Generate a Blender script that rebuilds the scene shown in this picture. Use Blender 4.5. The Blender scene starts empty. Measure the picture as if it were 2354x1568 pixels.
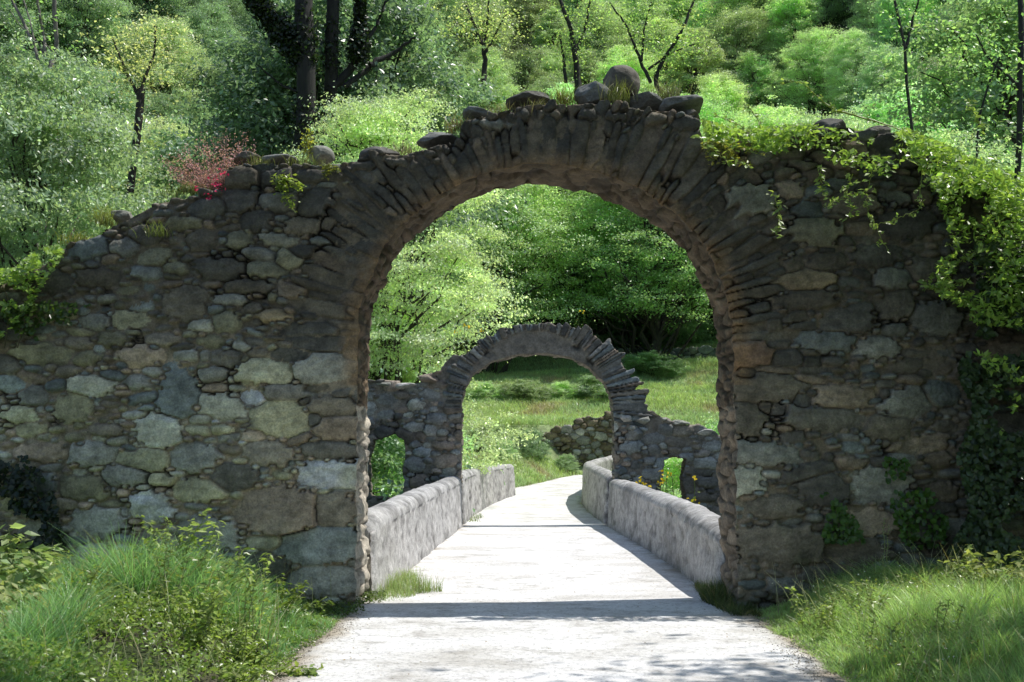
import bpy, math, random
import numpy as np
from math import radians, sin, cos, pi
random.seed(7); RNG = np.random.default_rng(11)
scene = bpy.context.scene
COL = scene.collection

# ------------------------------------------------------------------ camera geometry (photo measured at 2353 x 1568)
F = 2745.0; CAMH = 1.455; PITCH = math.atan((1045-784)/F)
CP, SP = cos(PITCH), sin(PITCH)
def at(px, py, Y):
    """world X, Z of photo pixel on the vertical plane at distance Y"""
    u = (px-1176.5)/F; v = (784-py)/F
    s = Y/(CP - v*SP)
    return u*s, CAMH + (SP+v*CP)*s
def AT(pts, Y): return [at(p[0], p[1], Y) for p in pts]

cam = bpy.data.cameras.new('camera'); co = bpy.data.objects.new('camera', cam); COL.objects.link(co)
cam.sensor_width = 36; cam.lens = 36*F/2353; cam.clip_end = 1000; cam.clip_start = .1
co.location = (0, 0, CAMH); co.rotation_euler = (pi/2+PITCH, 0, 0)
cam.dof.use_dof = True; cam.dof.focus_distance = 19; cam.dof.aperture_fstop = 6.5
scene.camera = co
scene.cycles.diffuse_bounces = 8; scene.cycles.max_bounces = 14
scene.view_settings.view_transform = 'Standard'; scene.view_settings.look = 'None'; scene.view_settings.exposure = 0

# ------------------------------------------------------------------ light
SD = np.array([.5, .13, 1.0]); SD /= np.linalg.norm(SD)
elev = math.asin(SD[2]); az = math.atan2(SD[0], SD[1])
w = bpy.data.worlds.new('World'); scene.world = w; w.use_nodes = True
nt = w.node_tree; bg = nt.nodes['Background']
sky = nt.nodes.new('ShaderNodeTexSky'); sky.sky_type = 'NISHITA'; sky.sun_disc = False
sky.sun_elevation = elev; sky.sun_rotation = az
nt.links.new(sky.outputs[0], bg.inputs[0]); bg.inputs[1].default_value = .15
sun = bpy.data.lights.new('sun', 'SUN'); so = bpy.data.objects.new('sun', sun); COL.objects.link(so)
sun.energy = 5.0; sun.angle = radians(.5); sun.color = (1, .965, .9)
from mathutils import Vector
so.rotation_euler = Vector(SD).to_track_quat('Z', 'Y').to_euler()
so.location = (10, 3, 20)

# ------------------------------------------------------------------ numpy helpers
def _hash(ix, iy, iz, s):
    h = (ix.astype(np.int64)*374761393 + iy.astype(np.int64)*668265263 + iz.astype(np.int64)*2147483647 + s*1274126177) & 0xffffffff
    h = ((h ^ (h >> 13))*1274126177) & 0xffffffff
    h = h ^ (h >> 16)
    return (h & 0xffffff)/float(0xffffff)
def vnoise(x, y, z=0.0, s=0):
    x, y, z = np.broadcast_arrays(np.asarray(x, float), np.asarray(y, float), np.asarray(z, float))
    ix, iy, iz = np.floor(x), np.floor(y), np.floor(z)
    fx, fy, fz = x-ix, y-iy, z-iz
    fx = fx*fx*(3-2*fx); fy = fy*fy*(3-2*fy); fz = fz*fz*(3-2*fz)
    r = 0
    for dx in (0, 1):
        wx = fx if dx else 1-fx
        for dy in (0, 1):
            wy = fy if dy else 1-fy
            for dz in (0, 1):
                wz = fz if dz else 1-fz
                r = r + wx*wy*wz*_hash(ix+dx, iy+dy, iz+dz, s)
    return r*2-1
def fbm(x, y, z=0.0, o=4, s=0):
    r = 0; a = 1; t = 0
    for k in range(o):
        r = r + a*vnoise(np.asarray(x)*2**k, np.asarray(y)*2**k, np.asarray(z)*2**k, s+k); t += a; a *= .5
    return r/t
def sstep(a, b, x):
    t = np.clip((x-a)/(b-a), 0, 1); return t*t*(3-2*t)

def tag(o, label=None, cat=None, group=None, kind=None):
    if label: o['label'] = label
    if cat: o['category'] = cat
    if group: o['group'] = group
    if kind: o['kind'] = kind
    return o
def empty(name, loc=(0, 0, 0)):
    o = bpy.data.objects.new(name, None); COL.objects.link(o); o.location = loc; o.empty_display_size = .2
    return o
def mk(name, verts, faces, mat, parent=None, cols=None, smooth=False, local=None, link=True):
    """verts Nx3, faces MxK; faces may be a list of arrays with different K; local = origin to subtract"""
    verts = np.asarray(verts, np.float32)
    if local is not None: verts = verts - np.asarray(local, np.float32)
    if not isinstance(faces, list): faces = [faces]
    faces = [np.asarray(f, np.int32) for f in faces if len(f)]
    me = bpy.data.meshes.new(name)
    me.vertices.add(len(verts)); me.vertices.foreach_set('co', verts.ravel())
    tot = np.concatenate([np.full(len(f), f.shape[1], np.int32) for f in faces])
    idx = np.concatenate([f.ravel() for f in faces])
    me.loops.add(len(idx)); me.loops.foreach_set('vertex_index', idx)
    me.polygons.add(len(tot))
    st = np.concatenate([[0], np.cumsum(tot)[:-1]]).astype(np.int32)
    me.polygons.foreach_set('loop_start', st); me.polygons.foreach_set('loop_total', tot)
    me.polygons.foreach_set('use_smooth', np.full(len(tot), smooth))
    if cols is not None:
        a = me.color_attributes.new('col', 'FLOAT_COLOR', 'POINT')
        c = np.ones((len(verts), 4), np.float32); c[:, :3] = cols
        a.data.foreach_set('color', c.ravel())
    me.materials.append(mat); me.update(calc_edges=True)
    o = bpy.data.objects.new(name, me)
    if link: COL.objects.link(o)
    if parent is not None: o.parent = parent
    if local is not None and parent is None: o.location = local
    return o

# ------------------------------------------------------------------ materials
def newmat(name):
    m = bpy.data.materials.new(name); m.use_nodes = True
    n = m.node_tree.nodes; l = m.node_tree.links
    b = n['Principled BSDF']; return m, n, l, b
def N(n, t, **kw):
    x = n.new(t)
    for k, v in kw.items(): x.inputs[k].default_value = v
    return x
def mixc(n, l, a, b, fac, mode='MIX'):
    x = n.new('ShaderNodeMix'); x.data_type = 'RGBA'; x.blend_type = mode; x.clamp_factor = True
    for s, v in ((6, a), (7, b), (0, fac)):
        if hasattr(v, 'links'): l.new(v, x.inputs[s])
        else: x.inputs[s].default_value = v if s == 0 else (*v, 1)
    return x.outputs[2]
def ramp(n, l, src, stops):
    r = n.new('ShaderNodeValToRGB'); e = r.color_ramp.elements
    e[0].position, e[0].color = stops[0][0], (*stops[0][1], 1)
    e[1].position, e[1].color = stops[1][0], (*stops[1][1], 1)
    for p, c in stops[2:]:
        k = e.new(p); k.color = (*c, 1)
    l.new(src, r.inputs[0]); return r.outputs[0]
def g(v): return (v, v, v)

def stone_mat(name, scale=1.0, bump=.012, lich=.25):
    m, n, l, b = newmat(name)
    at_ = n.new('ShaderNodeAttribute'); at_.attribute_name = 'col'
    geo = n.new('ShaderNodeNewGeometry')
    n1 = N(n, 'ShaderNodeTexNoise', Scale=9/scale, Detail=8.0, Roughness=.68); l.new(geo.outputs['Position'], n1.inputs[0])
    n2 = N(n, 'ShaderNodeTexNoise', Scale=55/scale, Detail=6.0, Roughness=.7); l.new(geo.outputs['Position'], n2.inputs[0])
    c = mixc(n, l, at_.outputs[0], ramp(n, l, n1.outputs[0], [(.28, g(.35)), (.72, g(1.6))]), .8, 'MULTIPLY')
    c = mixc(n, l, c, ramp(n, l, n2.outputs[0], [(.3, g(.45)), (.7, g(1.5))]), .7, 'MULTIPLY')
    n3 = N(n, 'ShaderNodeTexNoise', Scale=3.1/scale, Detail=9.0, Roughness=.75); l.new(geo.outputs['Position'], n3.inputs[0])
    f = ramp(n, l, n3.outputs[0], [(.56, g(0)), (.66, g(lich))])
    c = mixc(n, l, c, (.27, .275, .24), f)
    l.new(c, b.inputs['Base Color']); b.inputs['Roughness'].default_value = .88
    bp = n.new('ShaderNodeBump'); bp.inputs['Distance'].default_value = bump*scale; bp.inputs['Strength'].default_value = 1
    ad = n.new('ShaderNodeMath'); ad.operation = 'ADD'
    l.new(n1.outputs[0], ad.inputs[0])
    mu = n.new('ShaderNodeMath'); mu.operation = 'MULTIPLY'; mu.inputs[1].default_value = .5
    l.new(n2.outputs[0], mu.inputs[0]); l.new(mu.outputs[0], ad.inputs[1])
    l.new(ad.outputs[0], bp.inputs['Height']); l.new(bp.outputs[0], b.inputs['Normal'])
    return m
M_STONE = stone_mat('rubble_stone')
M_STONE_FAR = stone_mat('rubble_stone_far', 2.2, .012)

def leaf_mat(name, rough=.34, trans=.5, spec=.75):
    m, n, l, b = newmat(name)
    at_ = n.new('ShaderNodeAttribute'); at_.attribute_name = 'col'
    oi = n.new('ShaderNodeObjectInfo')
    c = mixc(n, l, at_.outputs[0], oi.outputs['Color'], 1.0, 'MULTIPLY')
    l.new(c, b.inputs['Base Color']); b.inputs['Roughness'].default_value = rough
    b.inputs['Specular IOR Level'].default_value = spec
    t = n.new('ShaderNodeBsdfTranslucent')
    ct = mixc(n, l, c, (1.16, 1.22, .66), 1.0, 'MULTIPLY'); l.new(ct, t.inputs[0])
    mx = n.new('ShaderNodeMixShader'); mx.inputs[0].default_value = trans
    l.new(b.outputs[0], mx.inputs[1]); l.new(t.outputs[0], mx.inputs[2])
    l.new(mx.outputs[0], n['Material Output'].inputs[0])
    return m
M_LEAF = leaf_mat('leaf'); M_GRASS = leaf_mat('grass_blade', .38, .45, .6)
M_PETAL = leaf_mat('petal', .6, .4, .2)

def bark_mat():
    m, n, l, b = newmat('bark')
    at_ = n.new('ShaderNodeAttribute'); at_.attribute_name = 'col'
    geo = n.new('ShaderNodeNewGeometry')
    mp = n.new('ShaderNodeMapping'); mp.inputs['Scale'].default_value = (9, 9, 1.6); l.new(geo.outputs['Position'], mp.inputs[0])
    n1 = N(n, 'ShaderNodeTexNoise', Scale=1.5, Detail=7.0, Roughness=.7); l.new(mp.outputs[0], n1.inputs[0])
    c = mixc(n, l, at_.outputs[0], ramp(n, l, n1.outputs[0], [(.3, g(.4)), (.7, g(1.5))]), 1, 'MULTIPLY')
    l.new(c, b.inputs['Base Color']); b.inputs['Roughness'].default_value = .9
    bp = n.new('ShaderNodeBump'); bp.inputs['Distance'].default_value = .03; l.new(n1.outputs[0], bp.inputs['Height']); l.new(bp.outputs[0], b.inputs['Normal'])
    return m
M_BARK = bark_mat()

def ground_mat():
    m, n, l, b = newmat('soil_and_turf')
    at_ = n.new('ShaderNodeAttribute'); at_.attribute_name = 'col'
    geo = n.new('ShaderNodeNewGeometry')
    n1 = N(n, 'ShaderNodeTexNoise', Scale=2.2, Detail=9.0, Roughness=.7); l.new(geo.outputs['Position'], n1.inputs[0])
    n2 = N(n, 'ShaderNodeTexNoise', Scale=30.0, Detail=5.0, Roughness=.7); l.new(geo.outputs['Position'], n2.inputs[0])
    c = mixc(n, l, at_.outputs[0], ramp(n, l, n1.outputs[0], [(.3, g(.5)), (.7, g(1.4))]), 1, 'MULTIPLY')
    c = mixc(n, l, c, ramp(n, l, n2.outputs[0], [(.3, g(.5)), (.7, g(1.4))]), .8, 'MULTIPLY')
    l.new(c, b.inputs['Base Color']); b.inputs['Roughness'].default_value = .95
    bp = n.new('ShaderNodeBump'); bp.inputs['Distance'].default_value = .05; l.new(n2.outputs[0], bp.inputs['Height']); l.new(bp.outputs[0], b.inputs['Normal'])
    return m
M_GROUND = ground_mat()

def road_mat():
    m, n, l, b = newmat('pale_concrete')
    geo = n.new('ShaderNodeNewGeometry')
    def noise(sc, det, rough, scale=(1, 1, 1)):
        mp = n.new('ShaderNodeMapping'); mp.inputs['Scale'].default_value = scale; l.new(geo.outputs['Position'], mp.inputs[0])
        x = N(n, 'ShaderNodeTexNoise', Scale=sc, Detail=det, Roughness=rough); l.new(mp.outputs[0], x.inputs[0]); return x.outputs[0]
    at_ = n.new('ShaderNodeAttribute'); at_.attribute_name = 'col'
    c = mixc(n, l, (.71, .705, .70), ramp(n, l, noise(.9, 8, .65, (.9, 1.1, 1)), [(.34, (.76, .74, .70)), (.56, g(1.08))]), 1, 'MULTIPLY')
    c = mixc(n, l, c, ramp(n, l, noise(2.4, 10, .75, (1, 1.25, 1)), [(.34, (.58, .56, .53)), (.48, g(1.0))]), .9, 'MULTIPLY')
    c = mixc(n, l, c, ramp(n, l, noise(26, 6, .75, (1, 1.1, 1)), [(.34, g(.45)), (.5, g(1.04))]), .9, 'MULTIPLY')
    # hairline cracks
    mp = n.new('ShaderNodeMapping'); mp.inputs['Scale'].default_value = (.5, .9, 1)
    wn = N(n, 'ShaderNodeTexNoise', Scale=1.8, Detail=5.0); l.new(geo.outputs['Position'], wn.inputs[0])
    wa = mixc(n, l, geo.outputs['Position'], wn.outputs[1], .25, 'ADD'); l.new(wa, mp.inputs[0])
    vo = n.new('ShaderNodeTexVoronoi'); vo.feature = 'DISTANCE_TO_EDGE'; vo.inputs['Scale'].default_value = 1.0; l.new(mp.outputs[0], vo.inputs[0])
    cr = ramp(n, l, vo.outputs[0], [(.0, g(.45)), (.006, g(1))])
    ms = ramp(n, l, noise(.7, 2, .5), [(.5, g(0)), (.6, g(1))])
    ci = n.new('ShaderNodeMix'); ci.data_type = 'RGBA'; ci.blend_type = 'MULTIPLY'; l.new(ms, ci.inputs[0]); l.new(c, ci.inputs[6]); l.new(cr, ci.inputs[7])
    c = mixc(n, l, ci.outputs[2], at_.outputs[0], 1, 'MULTIPLY')
    l.new(c, b.inputs['Base Color']); b.inputs['Roughness'].default_value = .85
    bp = n.new('ShaderNodeBump'); bp.inputs['Distance'].default_value = .012; l.new(noise(26, 6, .75, (1, 1.1, 1)), bp.inputs['Height']); l.new(bp.outputs[0], b.inputs['Normal'])
    return m
M_ROAD = road_mat()

# ------------------------------------------------------------------ terrain
def road_z(y): return np.interp(y, [0, 11.5, 20, 28, 36, 45, 52, 60, 80], [0, 0, -.08, -.19, -.12, .02, .25, .7, 1.6])
def road_c(y): return np.interp(y, [0, 12, 28, 36, 42, 48, 54, 60, 70], [.2, .34, .52, .50, .75, 1.7, 3.6, 6.2, 12])
def road_hw(y): return np.interp(y, [0, 12, 28, 42, 60], [1.78, 1.76, 1.68, 1.62, 1.6])
PROFY = [44, 50, 57.2, 58.6, 64, 67, 71, 76, 80.5, 82, 85, 100, 120, 160, 230]
PROFZ = [0, .75, 1.6, 2.9, 3.4, 4.3, 5.3, 6.6, 7.5, 8.6, 9.2, 19.5, 36, 70, 110]
def ground_z(x, y):
    x = np.asarray(x, float); y = np.asarray(y, float)
    c = road_c(y); hw = road_hw(y); rz = road_z(y)
    d = np.abs(x-c)-hw                       # outside the road edge
    yy = y + np.maximum(-x-9, 0)*1.0 + np.maximum(x-22, 0)*.9
    hill = np.interp(yy, PROFY, PROFZ) + .35*fbm(x*.15, y*.15, 0, 3, 5)*sstep(60, 90, yy)*3
    # valley beside the bridge
    val = -(3.2-2.0*sstep(19, 24, y))*sstep(12.6, 14.5, y)*(1-sstep(33, 42, y + np.maximum(x, 0)*.3))
    nearb = (.24-.05*(x > 0))*sstep(.1, 1.6, d) + .06*fbm(x*.7, y*.7, 0, 3, 2)*sstep(.1, .6, d)
    low = np.where(y < 13, nearb, 0)*(1-sstep(12, 13, y)) + val + .1*fbm(x*.5, y*.5, 0, 3, 9)*sstep(.2, 1, d)
    base = np.maximum(low + hill*0, low + hill)
    edge = sstep(-.1, .9 + 1.5*sstep(40, 60, y), d)
    onbridge = sstep(12.4, 12.8, y)*(1-sstep(30, 34, y))
    edge = edge*(1-onbridge) + onbridge*sstep(.3, .9, d)
    edge = np.maximum(edge, sstep(56, 62, y))
    return (rz-.035)*(1-edge) + base*edge + (rz*edge*0)
def lin(a, b, s): return np.arange(a, b, s)
gx = np.concatenate([lin(-110, -30, 4), lin(-30, -8, 1), lin(-8, 9, .12), lin(9, 30, 1), lin(30, 121, 4)])
gy = np.concatenate([lin(-14, 5, 1.5), lin(5, 14, .12), lin(14, 56, .4), lin(56, 60, .15), lin(60, 84, .4), lin(84, 232, 2)])
GX, GY = np.meshgrid(gx, gy); GZ = ground_z(GX, GY)
nx, ny = len(gx), len(gy)
ii = (np.arange(ny-1)[:, None]*nx + np.arange(nx-1)[None]).ravel()
gf = np.stack([ii, ii+1, ii+1+nx, ii+nx], 1)
gn = fbm(GX*.8, GY*.8, 0, 4, 3)
dd = np.abs(GX-road_c(GY))-road_hw(GY) + 20*sstep(55.5, 56.5, GY)
soil = np.array([.10, .085, .06]); turf = np.array([.055, .085, .02]); pale = np.array([.36, .33, .28]); wood = np.array([.06, .085, .04])
t = sstep(-.15, .35, gn)[..., None]
gc = soil*(1-t) + turf*t
verge = (1-sstep(.0, .45, dd + .25*gn))[..., None]; gc = gc*(1-verge) + pale*verge
slope = (sstep(44, 50, GY)*(1-sstep(80, 84, GY)))[..., None]
mea = np.array([.28, .36, .16])*(1-sstep(.1, .5, gn)[..., None]*.0) ; dry = np.array([.25, .2, .12])
t2 = sstep(.25, .55, fbm(GX*.35, GY*.35, 0, 4, 12))[..., None]
mea = mea*(1-t2) + dry*t2
gc = gc*(1-slope) + mea*slope
fw = sstep(82, 86, GY + np.maximum(-GX-9, 0)*1.0 + np.maximum(GX-22, 0)*.9)[..., None]
fw = np.maximum(fw, ((GY > 12)*(GY < 46)*(dd > .6))[..., None])
gc = gc*(1-fw) + wood*fw
o = mk('ground', np.stack([GX, GY, GZ], -1).reshape(-1, 3), gf, M_GROUND, cols=gc.reshape(-1, 3), smooth=True); tag(o, kind='structure')

# path
ry = np.concatenate([lin(-6, 4, .5), lin(4, 30, .08), lin(30, 56.5, .3)]); u = np.linspace(-1, 1, 61)
RY, U = np.meshgrid(ry, u, indexing='ij')
ed = 1 + (.035*fbm(RY*1.3, np.sign(U)*7, 0, 4, 21) + .02*fbm(RY*7, np.sign(U)*7, 0, 3, 22))*np.abs(U)
RX = road_c(RY) + U*(road_hw(RY)+.16)*ed
RZ = road_z(RY) + .008*fbm(RX*.9, RY*.9, 0, 3, 31) + .012 - .03*sstep(.93, 1, np.abs(U))
ii = (np.arange(len(ry)-1)[:, None]*61 + np.arange(60)[None]).ravel()
en = np.abs(U) + .14*fbm(RX*2, RY*2, 0, 4, 8)
e = sstep(.84, 1.0, en)[..., None]
rc = np.ones(3)*(1-e) + np.array([.55, .48, .38])*e
o = mk('path', np.stack([RX, RY, RZ], -1).reshape(-1, 3), np.stack([ii, ii+61, ii+62, ii+1], 1), M_ROAD, cols=rc.reshape(-1, 3), smooth=True)
tag(o, kind='structure')

# ------------------------------------------------------------------ masonry
PAL = dict(light=(.26, .265, .23), lolive=(.23, .23, .17), olive=(.17, .165, .115), grey=(.17, .175, .165), slate=(.12, .14, .145),
           dark=(.095, .092, .083), brown=(.135, .122, .1), red=(.14, .095, .07), blue=(.18, .2, .2), tan=(.22, .18, .12), black=(.05, .048, .045), white=(.42, .41, .38), warm=(.2,.165,.13))
def pip(x, z, poly):
    r = np.zeros(x.shape, bool); n_ = len(poly)
    for i in range(n_):
        x1, z1 = poly[i]; x2, z2 = poly[(i+1) % n_]
        if z1 == z2: continue
        c = ((z1 > z) != (z2 > z)) & (x < (x2-x1)*(z-z1)/(z2-z1)+x1)
        r ^= c
    return r
class Seeds:
    def __init__(s): s.a = []
    def add(s, x, z, rx, rz, ang, bul, col, grp=0): s.a.append((x, z, rx, rz, ang, bul, *col, grp))
    def fill(s, box, sizer, tries, gap=1.0):
        """sizer(x,z) -> (rx,rz,ang,bulge,col,grp) or None"""
        A = np.array(s.a) if s.a else np.zeros((0, 10))
        for _ in range(tries):
            x = random.uniform(box[0], box[1]); z = random.uniform(box[2], box[3])
            r = sizer(x, z)
            if r is None: continue
            rx, rz, ang, bul, col, grp = r
            if len(A):
                dx = x-A[:, 0]; dz = z-A[:, 1]
                c, q = np.cos(A[:, 4]), np.sin(A[:, 4])
                a_ = dx*c+dz*q; b_ = -dx*q+dz*c
                m1 = np.minimum(rx, 2.2*rz)
                dd_ = (a_/(A[:, 2]+rx))**2 + (b_/(A[:, 3]+rz))**2
                if dd_.min() < gap*gap: continue
            row = (x, z, rx, rz, ang, bul, *col, grp)
            s.a.append(row); A = np.vstack([A, row])
def rim_smooth(P, F4, it=3):
    E = np.concatenate([F4[:, [0, 1]], F4[:, [1, 2]], F4[:, [2, 3]], F4[:, [3, 0]]])
    key = E.min(1).astype(np.int64)*len(P)+E.max(1)
    uq, inv, cnt = np.unique(key, return_inverse=True, return_counts=True)
    B = E[cnt[inv] == 1]
    for _ in range(it):
        acc = np.zeros((len(P), 2)); k = np.zeros(len(P))
        for a_, b_ in ((0, 1), (1, 0)):
            np.add.at(acc, B[:, a_], P[B[:, b_]][:, [0, 2]]); np.add.at(k, B[:, a_], 1)
        bv = np.unique(B)
        P[bv, 0] = .5*P[bv, 0] + .5*acc[bv, 0]/k[bv]; P[bv, 2] = .5*P[bv, 2] + .5*acc[bv, 1]/k[bv]
    return P, B
def masonry(seeds, box, res, y0, thick, inside, top, names, parent, mat, mortar=(.15, .13, .102), colfn=None, warp=.02, side_amp=.05, bump=.012, joint=.03, mdepth=0.0, zonefn=None, sidefn=None):
    """A thick rubble wall: detailed front relief, ragged outline, rough sides, back face."""
    xs = np.arange(box[0], box[1], res); zs = np.arange(box[2], box[3], res)
    X, Z = np.meshgrid(xs, zs); nz, nx_ = X.shape
    WX = X + warp*fbm(X*6, Z*6, 0, 3, 40) + warp*.16*fbm(X*25, Z*25, 0, 2, 44); WZ = Z + warp*.8*fbm(X*6, Z*6, 7.7, 3, 41) + warp*.14*fbm(X*25, Z*25, 3.3, 2, 45)
    F1 = np.full(X.shape, 1.35); F2 = np.full(X.shape, 1.5); ID = np.full(X.shape, -1)
    A = np.array(seeds.a)
    for i, r in enumerate(A):
        R = max(r[2], r[3])*1.6 + warp
        i0, i1 = int((r[0]-R-box[0])/res), int((r[0]+R-box[0])/res)+2; j0, j1 = int((r[1]-R-box[2])/res), int((r[1]+R-box[2])/res)+2
        i0, j0 = max(i0, 0), max(j0, 0)
        if i0 >= i1 or j0 >= j1 or i0 >= nx_ or j0 >= nz: continue
        sl = (slice(j0, j1), slice(i0, i1))
        dx = WX[sl]-r[0]; dz = WZ[sl]-r[1]; c, q = cos(r[4]), sin(r[4])
        a_ = np.abs(dx*c+dz*q)/r[2]; b_ = np.abs(-dx*q+dz*c)/r[3]
        p = 4.0 if r[9] == 1 else 1.9 + 1.5*((i*.61803) % 1)
        d = (a_**p+b_**p)**(1/p)
        f1, f2 = F1[sl], F2[sl]
        new = d < f1
        f2[:] = np.where(new, f1, np.minimum(f2, d)); ID[sl] = np.where(new, i, ID[sl]); f1[:] = np.where(new, d, f1)
    e = F2-F1
    S = ID >= 0
    idc = np.clip(ID, 0, None)
    rz_ = np.minimum(A[idc, 2], A[idc, 3])
    edge = e*rz_                                # ~metres to the joint
    jw = np.minimum(joint, .5*rz_); rise = sstep(0, jw, edge)
    dome = 1 - np.where(A[idc, 9] == 1, .12, .32)*np.clip(F1, 0, 1.3)**3
    tx = (np.sin(ID*12.9)*.25); tz = (np.sin(ID*78.2)*.25)
    H = A[idc, 5]*rise*dome + (tx*(X-A[idc, 0]) + tz*(Z-A[idc, 1]))*rise*.6
    H += bump*fbm(X*14, Z*14, ID*.37, 3, 50)*rise
    fr = fbm(X*5+ID*3.1, Z*9+ID*1.7, 0, 2, 53); H += bump*1.6*(np.abs((fr*4) % 1-.5)-.25)*rise*(rz_ > .03)
    cover = .5+.5*fbm(X*1.7, Z*1.7, 0, 3, 60)   # how full the joints are
    mh = mdepth + .016*fbm(X*20, Z*20, 0, 3, 61) + .012*fbm(X*5, Z*5, 0, 3, 63) + .07*(cover-.42)
    deep = -.06*sstep(.22, .5, fbm(X*3.3, Z*3.3, 0, 3, 62))*(1-sstep(0, joint*.8, edge))
    H = np.where(S & (F1 < 1.25), np.maximum(H, mh), mh)
    ism = (H <= mh+1e-6)
    H = H + deep
    sc = A[idc, 6:9]*(1+.25*np.sin(ID*3.7)[..., None])
    sn = fbm(X*7, Z*22, ID*.9, 3, 70)[..., None]; sc = sc*(1+.4*sn)*(1+.25*fbm(X*3, Z*3, ID*.31, 3, 72)[..., None])
    mc = np.array(mortar)*(1+.35*fbm(X*9, Z*9, 0, 4, 71)[..., None])
    t_ = (1-sstep(joint*.15, joint*.7, edge))[..., None]
    C = np.where(ism[..., None], mc, sc*(1-t_*.6) + mc*.9*t_*.6)
    C *= (1-.75*np.clip(-deep/.05, 0, 1))[..., None]
    if colfn: C = colfn(X, Z, C, ism)
    cx, cz = A[idc, 0], A[idc, 1]
    vis = ((S & (F1 < 1.05) & (cz < top(cx) - A[idc, 3]*.2) & (Z < top(X)+np.where(A[idc, 9] == 1, .02, .1))) | (Z < top(X)-.02)) & inside(WX, WZ)
    P = np.stack([X, y0-H, Z], -1).reshape(-1, 3); C = C.reshape(-1, 3)
    ii = (np.arange(nz-1)[:, None]*nx_ + np.arange(nx_-1)[None])
    ok = vis[:-1, :-1] & vis[1:, :-1] & vis[:-1, 1:] & vis[1:, 1:]
    # drop floating specks: keep faces with at least two neighbours
    for _ in range(4):
        pad = np.pad(ok, 1); nb = pad[:-2, 1:-1].astype(int)+pad[2:, 1:-1]+pad[1:-1, :-2]+pad[1:-1, 2:]
        ok &= nb >= 2
    ii = ii[ok]; F4 = np.stack([ii, ii+1, ii+1+nx_, ii+nx_], 1)
    zone = zonefn(X, Z, A[idc, 9]) if zonefn else A[idc, 9].astype(int)
    zone = zone[:-1, :-1][ok]
    P, B = rim_smooth(P, F4, 4)
    bv = np.unique(B); nb = len(bv); rem = np.full(len(P), -1); rem[bv] = np.arange(nb)
    # outward normals of rim vertices (edges run with the face on their left)
    dE = P[B[:, 1]]-P[B[:, 0]]; nn = np.stack([dE[:, 2], np.zeros(len(B)), -dE[:, 0]], 1)
    an = np.zeros((nb, 3)); np.add.at(an, rem[B[:, 0]], nn); np.add.at(an, rem[B[:, 1]], nn)
    an /= np.linalg.norm(an, axis=1)[:, None]+1e-9
    K = max(8, int(thick/(res*2.2)))
    base = len(P); V = [P]; CC = [C]
    pb = P[bv]
    for k in range(1, K+1):
        f = k/K; yk = pb[:, 1]*(1-f) + (y0+thick)*f
        q = pb.copy(); q[:, 1] = yk
        cell = fbm(q[:, 0]*3.1, yk*3.1, q[:, 2]*4.6, 3, 80)
        ridge = np.abs(fbm(q[:, 0]*4.3, yk*3.5, q[:, 2]*7.5, 2, 83))
        amp = side_amp*sstep(0, .12, f)*(1 if k < K else .4)
        q += an*(amp*(cell*1.1 + sstep(0, .25, ridge)*.7 - .6))[:, None]
        V.append(q)
        cv = np.floor(vnoise(q[:, 0]*3.4, yk*3.0, q[:, 2]*6.0, 90)*2.5+3)/5
        cc = (np.array([.17, .15, .12])*(.55+cv[:, None]*1.1))*(1+.3*fbm(q[:, 0]*12, yk*12, q[:, 2]*12, 3, 91)[:, None])*(.45+.55*sstep(0, .2, ridge)[:, None])
        if sidefn: cc = sidefn(q, cc)
        CC.append(np.clip(cc, .01, .6))
    last = base+(K-1)*nb
    sf = []
    a0, b0 = B[:, 0], B[:, 1]; ra, rb = rem[a0], rem[b0]
    sf.append(np.stack([b0, a0, base+ra, base+rb], 1))
    for k in range(1, K):
        o1, o2 = base+(k-1)*nb, base+k*nb
        sf.append(np.stack([o1+rb, o1+ra, o2+ra, o2+rb], 1))
    sf = np.concatenate(sf)
    # owner zone of every rim edge
    EK = {}
    allE = np.concatenate([F4[:, [0, 1]], F4[:, [1, 2]], F4[:, [2, 3]], F4[:, [3, 0]]]); az_ = np.tile(zone, 4)
    key = allE[:, 0].astype(np.int64)*len(P)+allE[:, 1]; srt = np.argsort(key); kb = B[:, 0].astype(np.int64)*len(P)+B[:, 1]
    bz = az_[srt][np.searchsorted(key[srt], kb)]
    szone = np.tile(bz, K)
    # back face
    used = np.unique(F4); mp_ = np.full(len(P), -1); off = base+K*nb
    mp_[used] = off+np.arange(len(used))
    bp_ = P[used].copy(); bp_[:, 1] = y0+thick + .03*fbm(bp_[:, 0]*5, bp_[:, 2]*8, 0, 3, 95)
    isb = rem[used] >= 0
    allV = np.concatenate(V+[bp_]); allC = np.concatenate(CC+[C[used]])
    mp_[bv] = last+rem[bv]
    bf = mp_[F4[:, ::-1]]
    FA = np.concatenate([F4, sf, bf]); ZA = np.concatenate([zone, szone, zone])
    outs = []
    for zi, nm in enumerate(names):
        fz = FA[ZA == zi]
        if not len(fz): continue
        us = np.unique(fz); rm = np.full(len(allV), -1); rm[us] = np.arange(len(us))
        outs.append(mk(nm, allV[us], rm[fz], mat, parent, allC[us], smooth=True))
    return outs

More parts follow.
